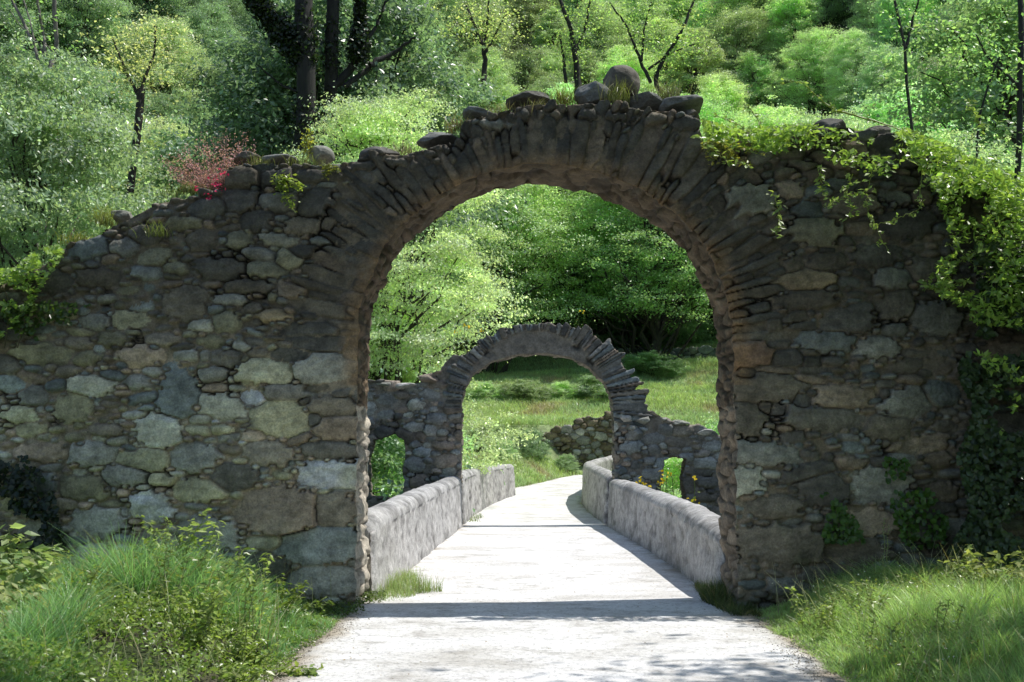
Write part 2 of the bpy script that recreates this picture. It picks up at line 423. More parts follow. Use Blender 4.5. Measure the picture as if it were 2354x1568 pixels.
# ------------------------------------------------------------------ main gateway wall
D1, TH = 11.5, .9
OPEN = AT([(846, 1400), (850, 1200), (849, 1000), (848, 850), (851, 800), (853, 735), (866, 690), (885, 645), (908, 600), (945, 560), (1000, 510), (1080, 462), (1150, 438), (1225, 427), (1300, 431), (1380, 452), (1450, 483), (1520, 528), (1570, 578), (1606, 640), (1630, 700), (1643, 760), (1647, 850), (1650, 1000), (1652, 1200), (1655, 1400)], D1+TH)
OPEN = [(OPEN[0][0], -1.5)] + OPEN + [(OPEN[-1][0], -1.5)]
TOPL = AT([(-400, 860), (-200, 760), (0, 655), (60, 625), (130, 590), (165, 556), (215, 545), (262, 515), (300, 498), (350, 468), (430, 448), (515, 428), (530, 384), (600, 375), (720, 378), (800, 374), (850, 352), (930, 352), (962, 342), (1005, 330), (1055, 322), (1062, 278), (1110, 264), (1165, 250), (1200, 238), (1300, 238), (1330, 234), (1420, 236), (1500, 250), (1600, 262), (1606, 300), (1620, 340), (1700, 330), (1790, 352), (1870, 290), (1950, 292), (2030, 310), (2080, 352), (2190, 372), (2225, 400), (2300, 470), (2420, 560), (2700, 760)], D1)
tx_, tz_ = zip(*TOPL)
def top1(x): return np.interp(x, tx_, tz_) + .02*fbm(np.asarray(x)*5, 0, 0, 3, 101)
RC = at(1250, 830, D1+TH)
def rad(x, z): return math.hypot(x-RC[0], z-RC[1]), math.atan2(z-RC[1], x-RC[0])
S1 = Seeds()
def MS(px, py, rx, ry, ang, col, bul=.07):
    x, z = at(px, py, D1); k = D1/F
    S1.add(x, z, rx*k*.98, ry*k*.96, radians(ang), bul, PAL[col])
for r in [(1725, 462, 64, 40, 3, 'light', .1), (1868, 534, 62, 31, -4, 'lolive', .1), (1850, 645, 70, 24, 3, 'tan'), (1850, 690, 72, 22, 2, 'brown'), (1945, 733, 65, 33, 4, 'dark'),
          (2145, 735, 58, 38, 0, 'grey', .09), (2055, 705, 42, 34, 10, 'brown'), (1715, 815, 58, 32, 8, 'red', .09), (1900, 785, 62, 24, 0, 'blue'), (2012, 800, 50, 24, 0, 'grey'), (1760, 893, 88, 34, 2, 'brown', .08),
          (1935, 912, 66, 28, 0, 'warm'), (2085, 925, 62, 34, 8, 'grey'), (2160, 905, 50, 30, 0, 'blue'), (1890, 962, 100, 27, -3, 'dark', .08), (1718, 962, 42, 40, 0, 'brown'), (2040, 985, 55, 28, 0, 'brown'), (1745, 1040, 92, 26, -3, 'grey', .08), (1860, 1085, 66, 20, 12, 'dark'),
          (1700, 1108, 50, 34, 5, 'light'), (1890, 1122, 62, 42, -8, 'dark'), (2020, 1115, 66, 44, 0, 'grey', .05), (1775, 1165, 64, 24, 0, 'brown'), (1790, 1252, 108, 48, -3, 'brown', .1), (1990, 1200, 70, 34, 0, 'warm', .04), (1960, 1265, 80, 30, 0, 'brown', .05),
          (1960, 470, 62, 30, 0, 'brown'), (2080, 520, 70, 34, 5, 'dark'), (2010, 590, 60, 26, 0, 'dark'), (2140, 620, 50, 28, 0, 'brown'), (1905, 605, 44, 22, 0, 'brown'), (2050, 640, 46, 26, 0, 'grey'), (2190, 480, 44, 28, 0, 'dark'),
          (610, 855, 68, 28, -3, 'lolive', .07), (745, 848, 78, 36, 2, 'grey', .08), (412, 905, 44, 62, 0, 'slate', .08), (212, 888, 52, 27, -5, 'light', .09), (512, 935, 56, 28, -8, 'light'), (368, 990, 56, 42, 0, 'light', .08), (335, 1058, 66, 30, 2, 'lolive'),
          (445, 1050, 58, 32, 0, 'grey'), (350, 1165, 50, 36, -8, 'light', .1), (640, 1172, 98, 58, 0, 'warm', .09), (765, 1092, 88, 32, 2, 'light', .07), (745, 1252, 104, 46, 4, 'blue', .1), (770, 1172, 50, 44, 0, 'brown', .07), (745, 1335, 92, 34, 0, 'grey'), (590, 1310, 80, 40, 0, 'dark'),
          (50, 955, 42, 20, 0, 'lolive'), (78, 910, 32, 24, 0, 'grey'), (100, 815, 72, 24, -3, 'olive'), (20, 840, 30, 22, 0, 'dark'), (765, 935, 64, 24, 0, 'brown'), (660, 903, 56, 20, 0, 'dark'), (790, 985, 72, 28, 0, 'warm'), (645, 962, 68, 40, 0, 'olive', .06),
          (290, 1090, 55, 26, 0, 'grey'), (760, 1035, 70, 20, 0, 'dark'), (620, 1040, 60, 30, 0, 'brown'), (540, 1100, 60, 32, 0, 'dark', .06), (460, 1125, 66, 26, 0, 'olive'), (480, 1230, 74, 40, 0, 'grey', .06), (360, 1260, 60, 38, 0, 'brown'), (230, 1200, 66, 34, 0, 'grey'), (190, 1120, 56, 30, 0, 'olive'), (220, 1290, 60, 34, 0, 'grey'), (460, 1320, 64, 34, 0, 'brown'), (100, 1040, 56, 24, 0, 'warm'),
          (505, 620, 60, 26, -3, 'dark', .08), (612, 622, 43, 18, 0, 'lolive', .08), (668, 597, 34, 22, -10, 'lolive', .08), (550, 553, 30, 20, 8, 'lolive', .08), (602, 585, 42, 14, -8, 'grey'), (466, 556, 32, 26, 10, 'brown'), (642, 552, 46, 15, -8, 'light'), (698, 522, 42, 22, 0, 'brown', .08),
          (592, 508, 34, 26, 0, 'dark'), (425, 515, 44, 16, 0, 'olive'), (728, 468, 44, 34, 5, 'dark', .09), (640, 467, 50, 20, 0, 'grey', .08), (553, 462, 40, 30, 0, 'dark'), (480, 480, 44, 22, 10, 'grey'), (205, 572, 48, 24, 8, 'slate', .06), (405, 618, 27, 15, 0, 'lolive'), (424, 700, 56, 42, 0, 'brown', .06),
          (465, 750, 30, 16, 0, 'light', .08), (522, 742, 30, 24, 12, 'lolive', .08), (627, 727, 40, 15, 0, 'tan', .08), (228, 640, 54, 24, 0, 'brown'), (290, 570, 40, 22, 0, 'grey'), (130, 650, 44, 26, 0, 'dark'), (250, 688, 26, 10, 10, 'light'), (345, 540, 40, 26, 0, 'dark'), (575, 660, 60, 16, 0, 'brown'), (530, 690, 40, 14, 0, 'grey'),
          (558, 412, 40, 26, 0, 'brown', .1), (725, 405, 60, 16, 0, 'dark'), (640, 412, 46, 22, 0, 'dark'), (700, 580, 34, 18, 0, 'dark'), (130, 720, 50, 22, 0, 'olive'), (30, 760, 40, 22, 0, 'dark'), (220, 740, 40, 18, 0, 'grey'), (180, 790, 36, 16, 0, 'brown'), (260, 780, 34, 18, 0, 'olive'), (325, 820, 50, 24, 0, 'warm')]:
    MS(*r)
_px = 800
while _px < 1610:
    _w = random.uniform(24, 50); _py = np.interp(_px+_w, [800, 850, 930, 962, 1050, 1165, 1200, 1300, 1330, 1500, 1610], [382, 364, 362, 350, 318, 262, 252, 250, 252, 262, 280])
    MS(_px+_w, _py+13, _w, random.uniform(12, 19), random.uniform(-4, 8), random.choice(['dark', 'dark', 'brown', 'grey']), .06); _px += 2*_w+4
# voussoirs: long thin slabs set radially
def vous(x, z, lo=.15, hi=.36):
    r, a = rad(x, z)
    if not (1.84 < r < 2.72): return None
    deg = math.degrees(a)
    if deg < -90: deg += 360
    if not (-14 < deg < 200): return None
    lim = 2.62 if 50 < deg < 140 else 2.5
    if deg > 165 or deg < 12: lim = 2.45
    rl = random.uniform(lo, hi)
    if r-rl < 1.74 or r+rl*.8 > lim + random.uniform(0, .25): return None
    c = PAL[random.choice(['dark', 'dark', 'brown', 'brown', 'dark', 'warm'])]; kk = random.uniform(.7, .95)
    c = tuple(v*kk for v in c)
    return rl, random.uniform(.03, .085), a + random.uniform(-.10, .10), random.uniform(.012, .055), c, 1
bx = (-.6, 3.2, 2.2, 6)
S1.fill((-2.6, 3.4, 1.2, 5.2), lambda x, z: vous(x, z, .28, .42), 5000, .93)
S1.fill((-2.6, 3.4, 1.2, 5.2), lambda x, z: vous(x, z, .12, .24), 9000, .9)
S1.fill((-2.6, 3.4, 1.2, 5.2), lambda x, z: vous(x, z, .06, .1), 9000, .85)
# rubble
def rub(lo, hi, asp=(1.5, 3.3), cols=None):
    def f(x, z):
        r, a = rad(x, z)
        if r < 1.75 and z > RC[1]-.1: return None
        if -1.42 < x < 2.1 and z < RC[1]: return None
        if r < 2.3 and z > RC[1]-.35: return None
        rx = random.uniform(lo, hi); rz = rx/random.uniform(*asp)
        lightbias = (x < -1) and (z < 2.3)
        ks = (['olive', 'warm', 'brown', 'grey', 'lolive', 'grey', 'brown', 'light', 'slate', 'warm'] if lightbias else ['dark', 'brown', 'grey', 'olive', 'brown', 'dark', 'slate', 'warm', 'blue', 'lolive'])
        if x > 2.2: ks = ['dark', 'brown', 'warm', 'brown', 'grey', 'dark', 'slate']
        kk = random.uniform(.8, 1.12); c = tuple(v*kk for v in PAL[random.choice(ks)])
        an_ = random.gauss(0, .12)
        if r < 2.9 and z > RC[1] and x > 0: an_ += (a*.35)
        return rx, rz, an_, random.uniform(.03, .085), c, 0
    return f
WB = (-6.6, 7.4, -.6, 5.6)
S1.fill(WB, rub(.16, .24), 500, .95)
S1.fill(WB, rub(.09, .16), 6000, .93)
S1.fill(WB, rub(.05, .09), 12000, .9)
S1.fill(WB, rub(.03, .055, (1, 2.4)), 24000, .86)
_op = np.array(OPEN)
def inside1(X, Z):
    j = .018*fbm(X*9, Z*9, 0, 2, 110)
    return ~pip(X+j, Z-j, OPEN)
def col1(X, Z, C, ism):
    # darker towards the top and the right, earthy green low down, warm bright lower left
    r = np.hypot(X-RC[0], Z-RC[1])
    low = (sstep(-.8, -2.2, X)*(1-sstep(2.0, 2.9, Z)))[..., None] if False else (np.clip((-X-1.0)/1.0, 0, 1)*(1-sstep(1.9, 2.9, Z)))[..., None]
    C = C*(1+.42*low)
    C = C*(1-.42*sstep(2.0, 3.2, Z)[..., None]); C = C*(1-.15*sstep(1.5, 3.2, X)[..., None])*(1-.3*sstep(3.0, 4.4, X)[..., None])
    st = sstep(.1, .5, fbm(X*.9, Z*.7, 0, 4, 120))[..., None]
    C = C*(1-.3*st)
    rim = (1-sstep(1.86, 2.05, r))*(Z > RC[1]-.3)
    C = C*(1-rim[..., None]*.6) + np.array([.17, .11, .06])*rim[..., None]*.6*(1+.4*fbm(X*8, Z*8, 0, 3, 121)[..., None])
    moss = (sstep(.15, .5, fbm(X*2.2, Z*2.2, 0, 4, 122))*(1-sstep(.3, 1.2, Z)))[..., None]
    C = C*(1-.5*moss) + np.array([.035, .05, .02])*.5*moss
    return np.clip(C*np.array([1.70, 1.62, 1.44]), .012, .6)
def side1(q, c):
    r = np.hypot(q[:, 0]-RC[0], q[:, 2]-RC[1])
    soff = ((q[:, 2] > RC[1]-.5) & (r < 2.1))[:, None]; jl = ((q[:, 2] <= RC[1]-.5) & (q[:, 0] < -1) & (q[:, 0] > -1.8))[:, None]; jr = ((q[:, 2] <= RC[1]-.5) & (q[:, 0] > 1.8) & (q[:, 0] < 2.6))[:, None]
    c = np.where(soff, c*np.array([.62, .5, .38]), c); c = np.where(jl, c*1.9+.05, c); return np.where(jr, c*np.array([1.25, 1.12, 1.0]), c)  # left jamb painted paler to carry the sunlight striking it; soffit browner
gate = empty('stone_gateway', (at(1250, 1390, D1)[0], D1+.45, 0)); gate.location = (0, 0, 0)
tag(gate, 'large rubble stone wall with wide round arch opening nearest the viewer, in shade', 'stone arch')
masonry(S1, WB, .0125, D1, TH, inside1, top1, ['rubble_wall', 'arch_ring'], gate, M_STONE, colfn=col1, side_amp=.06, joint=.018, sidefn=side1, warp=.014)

# ------------------------------------------------------------------ rear gateway
D2, TH2 = 27.8, .6
O2 = AT([(1063, 1230), (1063, 1000), (1063, 935), (1070, 900), (1090, 865), (1130, 837), (1180, 822), (1250, 818), (1310, 828), (1350, 850), (1385, 885), (1402, 930), (1406, 1000), (1405, 1230)], D2+TH2)
O2 = [(O2[0][0], -2)] + O2 + [(O2[-1][0], -2)]
WL = AT([(853, 1138), (851, 1060), (862, 1012), (905, 1005), (932, 1018), (933, 1080), (931, 1138)], D2+.3)
WR = AT([(1512, 1150), (1518, 1090), (1522, 1056), (1545, 1050), (1568, 1056), (1566, 1100), (1572, 1150)], D2+.3)
T2 = AT([(500, 850), (700, 868), (840, 882), (940, 888), (962, 884), (975, 862), (1012, 862), (1022, 842), (1042, 820)], D2)
RC2 = at(1233, 930, D2+.3)
xs_r = [(1470, 948), (1500, 942), (1525, 962), (1560, 975), (1600, 980), (1640, 990), (1665, 1010), (1720, 1030), (1800, 1050), (2000, 1090)]
# jagged outer line of the slabs
rr = random.Random(5); ringpoly = []
ang = 190
slabs = []
while ang > -12:
    st = rr.choice([1.6, 2.0, 2.4, 2.8, 3.4, 4.6])*rr.uniform(.9, 1.1)
    base_r = np.interp(ang, [-12, 5, 30, 60, 90, 130, 160, 190], [2.75, 2.55, 2.28, 2.10, 1.92, 1.98, 2.12, 2.1])
    jag = (.19 if ang < 62 else (.05 if ang < 120 else .08))
    R_ = base_r + rr.uniform(-jag, jag*.8)
    slabs.append((ang-st/2, st, R_))
    a1, a2 = radians(ang), radians(ang-st)
    ringpoly += [(RC2[0]+R_*cos(a1), RC2[1]+R_*sin(a1)), (RC2[0]+(R_+rr.uniform(-.14, .04))*cos(a2), RC2[1]+(R_-.06)*sin(a2))]
    ang -= st
ringpoly += [(RC2[0]+1, RC2[1]-1.5), (RC2[0]-1, RC2[1]-1.5)]
S2 = Seeds()
RI = 1.74
for a_, st, R_ in slabs:
    rm = (RI+R_)/2; c = PAL[rr.choice(['grey', 'slate', 'warm', 'dark', 'brown', 'grey'])]; kk = rr.uniform(.7, 1.5); c = tuple(v*kk for v in c)
    S2.add(RC2[0]+rm*cos(radians(a_)), RC2[1]+rm*sin(radians(a_)), (R_-RI)/2*1.15, radians(st)*rm/2*1.12, radians(a_)+rr.uniform(-.04, .04), rr.uniform(.05, .16), c, 1)
tl_x, tl_z = zip(*T2); tr = AT(xs_r, D2); tr_x, tr_z = zip(*tr)
def top2(x): return np.full(np.shape(x), 99.)
def rub2(lo, hi):
    def f(x, z):
        d = math.hypot(x-RC2[0], z-RC2[1])
        if d < 2.1 and z > RC2[1]-.2: return None
        if z > RC2[1] and abs(x-RC2[0]) < 2.3: return None
        rx = random.uniform(lo, hi); rz = rx/random.uniform(1.1, 2.4)
        near = abs(x-RC2[0]) < 3.0
        ks = ['light', 'grey', 'blue', 'grey', 'warm', 'warm', 'grey'] if near else ['dark', 'brown', 'brown', 'warm', 'grey']
        return rx, rz, random.gauss(0, .12), random.uniform(.04, .13), tuple(np.array(PAL[random.choice(ks)])*random.uniform(1.05, 1.5)), (2 if x < RC2[0] else 3)
    return f
WB2 = (-6.5, 8.5, -4, 5)
S2.fill((-6.5, 8.5, -2.5, 4), rub2(.16, .26), 1200, .95)
S2.fill((-6.5, 8.5, -2.5, 4), rub2(.09, .15), 4000, .92)
S2.fill((-6.5, 8.5, -2.5, 4), rub2(.05, .09), 6000, .9)
def inside2(X, Z):
    nx1 = .09*fbm(X*2.6, Z*2.6, 0, 3, 131); nx2 = .09*fbm(X*2.6, Z*2.6, 5, 3, 132)
    k = pip(X, Z, O2) | pip(X+nx1, Z+nx2, WL) | pip(X+nx1, Z+nx2, WR)
    ring = pip(X, Z, ringpoly)
    wing = np.where(X < RC2[0], np.interp(X, tl_x, tl_z), np.interp(X, tr_x, tr_z)) + .05 + .13*fbm(X*2.5, 0, 0, 4, 130)
    body = ((Z < wing) & ((X < RC2[0]-1.6) | (X > RC2[0]+1.6))) | ((Z < RC2[1]-.1) & (np.abs(X-RC2[0]) < 2.25+.2*fbm(Z*2, 3, 0, 3, 133)))
    return (ring | body) & ~k
def zone2(X, Z, gz):
    zz = gz.astype(int).copy()
    zz[gz == 0] = 2
    r = np.hypot(X-RC2[0], Z-RC2[1])
    zz = np.where((gz == 1), 1, np.where(X < RC2[0], 2, 3))
    return zz
gate2 = empty('rear_gateway')
tag(gate2, 'smaller round stone arch with jagged upright slabs standing farther along the path', 'stone arch')
def top2b(x): return top2(x)
masonry(S2, WB2, .022, D2, TH2, inside2, top2b, ['none', 'arch_ring', 'wing_wall', 'wing_wall'], gate2, M_STONE_FAR, mortar=(.17, .155, .13), warp=.016, side_amp=.07, joint=.02, zonefn=zone2, mdepth=.018)

# ------------------------------------------------------------------ dry stone walls on the slope
def drystone(name, label, x0, x1, z0, z1, y, cols, tops, mort, th=.5, res=.035, szs=((.18, .32), (.1, .17), (.06, .1))):
    S = Seeds()
    for lo, hi in szs:
        def f(x, z):
            rx = random.uniform(lo, hi)
            return rx, rx/random.uniform(1, 1.9), random.gauss(0, .2), random.uniform(.08, .2), tuple(np.array(PAL[random.choice(cols)])*random.uniform(.7, 1.2)), 0
        S.fill((x0, x1, z0, z1), f, 2500, .95)
    t = empty(name); tag(t, label, 'stone wall')
    masonry(S, (x0-.3, x1+.3, z0-.4, z1+.6), res, y, th, lambda X, Z: (X > x0) & (X < x1), tops, ['rubble'], t, M_STONE_FAR, mortar=mort, joint=.06, side_amp=.1)
    return t
xa, zt = at(1240, 985, 58.0); xb, zt2 = at(1440, 965, 58.0)
drystone('retaining_wall', 'low tumbled retaining wall of pale tan stones on the slope seen through the smaller arch', xa, 6.5, .9, 3.6, 57.9, ['tan', 'light', 'warm', 'white', 'tan'],
         lambda x: np.interp(x, [xa, xa+1, xb, 6.5], [zt-.2, zt+.3, zt2+.4, zt2+.4]) + .45*fbm(np.asarray(x)*1.2, 0, 0, 3, 140), (.14, .13, .06))
xa2, z_t = at(1425, 800, 80.6); z_b = at(1425, 850, 80.6)[1]
drystone('retaining_wall', 'long shaded grey retaining wall at the top of the grass slope under the dark trees', xa2-1, 24, z_b-.6, z_t+.3, 80.6, ['blue', 'slate', 'grey', 'light'],
         lambda x: z_t + .2*fbm(np.asarray(x)*.7, 0, 0, 3, 141), (.03, .032, .025), res=.06, szs=((.3, .6), (.18, .3)))

# ------------------------------------------------------------------ parapets
def smooth_path(p, n):
    p = np.array(p, float); d = np.concatenate([[0], np.cumsum(np.linalg.norm(np.diff(p[:, :2], axis=0), axis=1))])
    s = np.linspace(0, d[-1], n)
    # Catmull-like smoothing by repeated averaging of linear resample
    q = np.stack([np.interp(s, d, p[:, k]) for k in range(p.shape[1])], 1)
    for _ in range(int(n*.06)):
        q[1:-1] = .25*q[:-2] + .5*q[1:-1] + .25*q[2:]
    return q, s
def parapet(name, label, path, side, th=.42, depth=3.4, n=None, seed=0):
    """path rows: x, y, top z, foot z of the road-side face; side=+1 when the outside lies towards +x"""
    L = sum(math.dist(path[i][:2], path[i+1][:2]) for i in range(len(path)-1))
    n = n or int(L/.035); q, s = smooth_path(path, n)
    tan = np.gradient(q[:, :2], axis=0); tan /= np.linalg.norm(tan, axis=1)[:, None]
    nor = np.stack([tan[:, 1], -tan[:, 0]], 1)*side
    # profile: from foot inside, up, over the rounded coping, down outside
    prof = []
    R_ = th/2
    for k in range(26): prof.append((0, None, k/25))
    m1 = len(prof)
    cap = [(R_-R_*np.sign(cos(a))*abs(cos(a))**.85, -R_*.75+R_*.75*sin(a)**.85) for a in np.linspace(.04, pi-.04, 22)]
    V = []; C = []
    sh = nor
    rowsN = 26+22+10
    for j in range(rowsN):
        if j < 26:
            f = j/25; off = np.zeros(n); z = q[:, 3]-.15 + (q[:, 2]-R_*.75-(q[:, 3]-.15))*f
            off = off - .07*(1-f)**1.5
        elif j < 48:
            cx_, cz_ = cap[j-26]; off = np.full(n, cx_); z = q[:, 2]+cz_
        else:
            f = (j-47)/10; off = np.full(n, th+.03*f); z = (q[:, 2]-R_*.75)*(1-f) + (q[:, 3]-depth)*f
        x = q[:, 0]+sh[:, 0]*off; y = q[:, 1]+sh[:, 1]*off
        wv = z if j < 26 else q[:, 2]-R_*.75+(j-25)*.028 if j < 48 else np.full(n, 2.0)+j*.2
        nz_ = fbm(s*1.1, wv*2.4, seed, 4, 150)
        nf = fbm(s*5, wv*13, seed, 3, 151)
        pit = np.minimum(0, fbm(s*2.6, wv*6, seed, 4, 152)+.1)
        a_ = .03*nz_ + .016*nf + .035*pit
        if j < 26 or j > 47: x = x - sh[:, 0]*a_*(1 if j < 26 else -1); y = y - sh[:, 1]*a_*(1 if j < 26 else -1)
        else: z = z + a_*.8
        V.append(np.stack([x, y, z], 1))
        base = np.array([.44, .43, .42]) if j < 26 else np.array([.42, .415, .41])
        sp = sstep(-.1, .4, fbm(s*3.6, wv*9, seed, 4, 155))[:, None]
        c = base*(1-.28*sp) + np.array([.12, .11, .09])*.28*sp
        c = c*(1+1.0*pit)[:, None]
        stn = sstep(.1, .5, fbm(s*.9, wv*1.2, seed+3, 4, 157))[:, None]
        c = c*(1-.35*stn)
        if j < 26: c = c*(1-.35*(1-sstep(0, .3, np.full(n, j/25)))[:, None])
        C.append(c)
    V = np.stack(V, 1); C = np.stack(C, 1)       # n x rows x 3
    # rounded ends
    for e_, sg in ((0, 1), (n-1, -1)):
        for k in range(6):
            i = e_+sg*k; f = 1-math.sqrt(1-((6-k)/6)**2); mid = V[i, 20:55].mean(0)
            V[i, 26:48, 2] -= f*.08
            ctr = q[i, :2]+sh[i]*th/2
            V[i, :, :2] = V[i, :, :2]*(1-f*.25) + ctr*f*.25
    rows = rowsN
    ii = (np.arange(n-1)[:, None]*rows + np.arange(rows-1)[None])
    f4 = np.stack([ii, ii+1, ii+1+rows, ii+rows], -1)
    if side > 0: f4 = f4[..., ::-1]
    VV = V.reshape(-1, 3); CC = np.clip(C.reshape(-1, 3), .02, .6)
    t = empty(name); tag(t, label, 'parapet wall', 'low parapet walls along the bridge')
    face = np.concatenate([f4[:, :24].reshape(-1, 4), f4[:, 48:].reshape(-1, 4)])
    capf = f4[:, 24:48].reshape(-1, 4)
    # end fans
    ends = []
    for e_ in (0, n-1):
        c0 = len(VV); VV = np.vstack([VV, V[e_].mean(0)[None]]); CC = np.vstack([CC, [[.25, .24, .22]]])
        a = e_*rows+np.arange(rows-1)
        ends.append(np.stack([a, a+1, np.full(rows-1, c0)], 1))
    ends = np.concatenate(ends)
    def sub(nm, fs):
        us = np.unique(np.concatenate([f.ravel() for f in fs])); rm = np.full(len(VV), -1); rm[us] = np.arange(len(us))
        mk(nm, VV[us], [rm[f] for f in fs], M_STONE, t, CC[us], smooth=True)
    sub('wall_face', [face, ends]); sub('coping', [capf])
    return t
def PP(px, py, Y, foot): x, z = at(px, py, Y); return (x, Y, z, foot)
parapet('parapet', 'sunlit rough left parapet between the two arches', [(-1.40, 12.35, .83, 0), (-1.36, 16, .86, -.05), (-1.29, 20, .90, -.08), (-1.22, 24, .92, -.13), (-1.17, 27.9, .95, -.18)], -1, seed=1)
parapet('parapet', 'short left parapet continuing beyond the smaller arch', [(-1.15, 28.3, 1.0, -.18), (-1.06, 32, 1.04, -.15), (-.72, 37, 1.1, -.1), (-.25, 41, 1.12, -.05), (.1, 43.2, 1.12, 0)], -1, seed=2)
parapet('parapet', 'shaded right parapet with rounded top between the two arches', [(2.10, 12.35, .70, 0), (2.18, 16, .80, -.05), (2.22, 20, .84, -.08), (2.24, 24, .88, -.13), (2.22, 27.7, .90, -.18)], 1, seed=3)
parapet('parapet', 'right parapet beyond the smaller arch that bends away to the right', [(2.22, 28.5, 1.0, -.18), (2.16, 33, 1.12, -.15), (2.25, 38, 1.18, -.1), (2.52, 42.5, 1.2, -.02), (3.2, 47, 1.3, .1), (4.9, 52, 1.6, .3), (7.5, 56, 1.9, .6)], 1, seed=4)

# ------------------------------------------------------------------ rocks
def ico(sub=4):
    import bmesh
    bm = bmesh.new(); bmesh.ops.create_icosphere(bm, subdivisions=sub, radius=1)
    v = np.array([x.co[:] for x in bm.verts]); f = np.array([[q.index for q in p.verts] for p in bm.faces]); bm.free(); return v, f
IV, IF = ico(5)
def rock(name, label, px, py, rx, ry, rdep, Y, col, ang=0, seed=0, p=2.6, cat='stone', group='loose stones on the wall tops', mat=None, rough=1.0):
    x, z = at(px, py, Y); k = Y/F
    v = IV.copy(); l = (np.abs(v)**p).sum(1)**(1/p); v = v/l[:, None]
    n_ = 1+.13*rough*fbm(v[:, 0]*1.3+seed, v[:, 1]*1.3, v[:, 2]*1.3+seed*3, 4, 160) + .02*rough*fbm(v[:, 0]*9+seed, v[:, 1]*9, v[:, 2]*9, 3, 161)
    # cleavage planes
    rg = np.random.default_rng(seed+500)
    for _ in range(int(9*rough)):
        d = rg.normal(size=3); d /= np.linalg.norm(d); h = rg.uniform(.6, .88)
        s_ = v@d; over = np.maximum(s_-h, 0); v = v - d*over[:, None]*.85
    v = v*n_[:, None]
    v = v*np.array([rx*k, rdep, ry*k]); c, q = cos(radians(ang)), sin(radians(ang))
    v = np.stack([v[:, 0]*c-v[:, 2]*q, v[:, 1], v[:, 0]*q+v[:, 2]*c], 1)
    cc = np.array(PAL[col])*(1+.25*fbm(IV[:, 0]*3+seed, IV[:, 1]*3, IV[:, 2]*3, 4, 162))[:, None]
    o = mk(name, v, IF, mat or M_STONE, None, np.clip(cc, .02, .6), smooth=True)
    o.location = (x, Y, z); tag(o, label, cat, group); return o
for i, r in enumerate([
    ('large rounded boulder, highest stone on top of the main arch', 1425, 196, 46, 40, .3, 'brown', 0, 2.3),
    ('rough squat stone left of the highest boulder on the main arch', 1360, 224, 42, 32, .28, 'grey', -8, 2.6),
    ('blocky grey stone just right below the highest boulder', 1478, 238, 44, 22, .28, 'grey', 0, 3.4),
    ('wide flat topped stone at the right end of the arch crown', 1562, 250, 52, 22, .28, 'grey', 6, 3.2),
    ('dark flat stone lying on the arch crown left of the boulders', 1213, 234, 52, 15, .3, 'dark', 3, 2.4),
    ('small slab at the left shoulder of the arch crown, grass beside it', 1108, 272, 46, 14, .28, 'grey', -14, 2.4),
    ('grey pillow shaped stone on the left haunch of the arch', 1005, 324, 48, 18, .26, 'grey', -3, 2.5),
    ('dark pointed slab on the wall top left of the pillow shaped stone', 875, 362, 52, 24, .28, 'dark', 8, 2.2),
    ('smooth pale round cobble on the wall top left of the arch', 738, 358, 31, 20, .2, 'light', 0, 2.2),
    ('flat oval grey stone between the pale cobble and the pink shrub', 645, 374, 42, 17, .24, 'grey', 2, 2.5),
    ('brown blocky stone beside the pink shrub', 570, 370, 30, 18, .24, 'brown', 6, 2.8),
    ('small pale slab low on the sloping left wall top', 280, 500, 24, 13, .2, 'light', 6, 2.6),
    ('dark stone poking above the leaves on the right wall top', 1905, 300, 40, 24, .28, 'dark', 0, 2.5),
    ('smaller dark stone to the right above the leaves on the right wall', 2010, 320, 36, 26, .28, 'brown', 0, 2.5),
    ('long dark block under the vine at the far right wall top', 2140, 378, 66, 22, .3, 'dark', -3, 3.0),
    ('brown stone at the break below the right end of the arch crown', 1585, 285, 30, 22, .3, 'brown', 0, 3.0),
    ('mossy stone among the leaves just right of the arch crown', 1690, 330, 40, 20, .3, 'tan', -8, 2.5),
]):
    rock('loose_stone', r[0], r[1], r[2], r[3], r[4], r[5], D1+.42 - (.1 if i % 2 else 0), r[6], r[7], i+1, r[8], rough=.55 if 'round' in r[0] or 'oval' in r[0] else 1)
for i, r in enumerate([(1437, 962, 18, 10, 'white', 'rounded white stone jutting at the right springing of the smaller arch'), (1478, 966, 22, 11, 'light', 'flat pale stone at the corner right of the smaller arch'),
                       (1458, 1000, 22, 18, 'grey', 'angular grey stone under the right springing of the smaller arch'), (1450, 985, 16, 8, 'light', 'thin pale stone wedged below the right springing of the smaller arch'),
                       (1620, 995, 22, 9, 'white', 'sunlit flat stone on the broken wall top at the far right'), (1560, 972, 26, 7, 'light', 'long pale slab on the broken wall right of the smaller arch'),
                       (985, 870, 24, 12, 'warm', 'brown stone heaped on the left shoulder of the smaller arch'), (935, 888, 28, 8, 'white', 'pale sunlit slab on the broken wall left of the smaller arch'), (880, 884, 24, 7, 'light', 'small sunlit slab at the far left of the broken wall'),
                       (1425, 1085, 20, 14, 'slate', 'dark rounded stone at the foot of the right pier')]):
    rock('loose_stone', r[5], r[0], r[1], r[2], r[3], .3, D2+.1, r[4], 0, i+40, 2.5, mat=M_STONE_FAR, group='loose stones on the smaller arch')

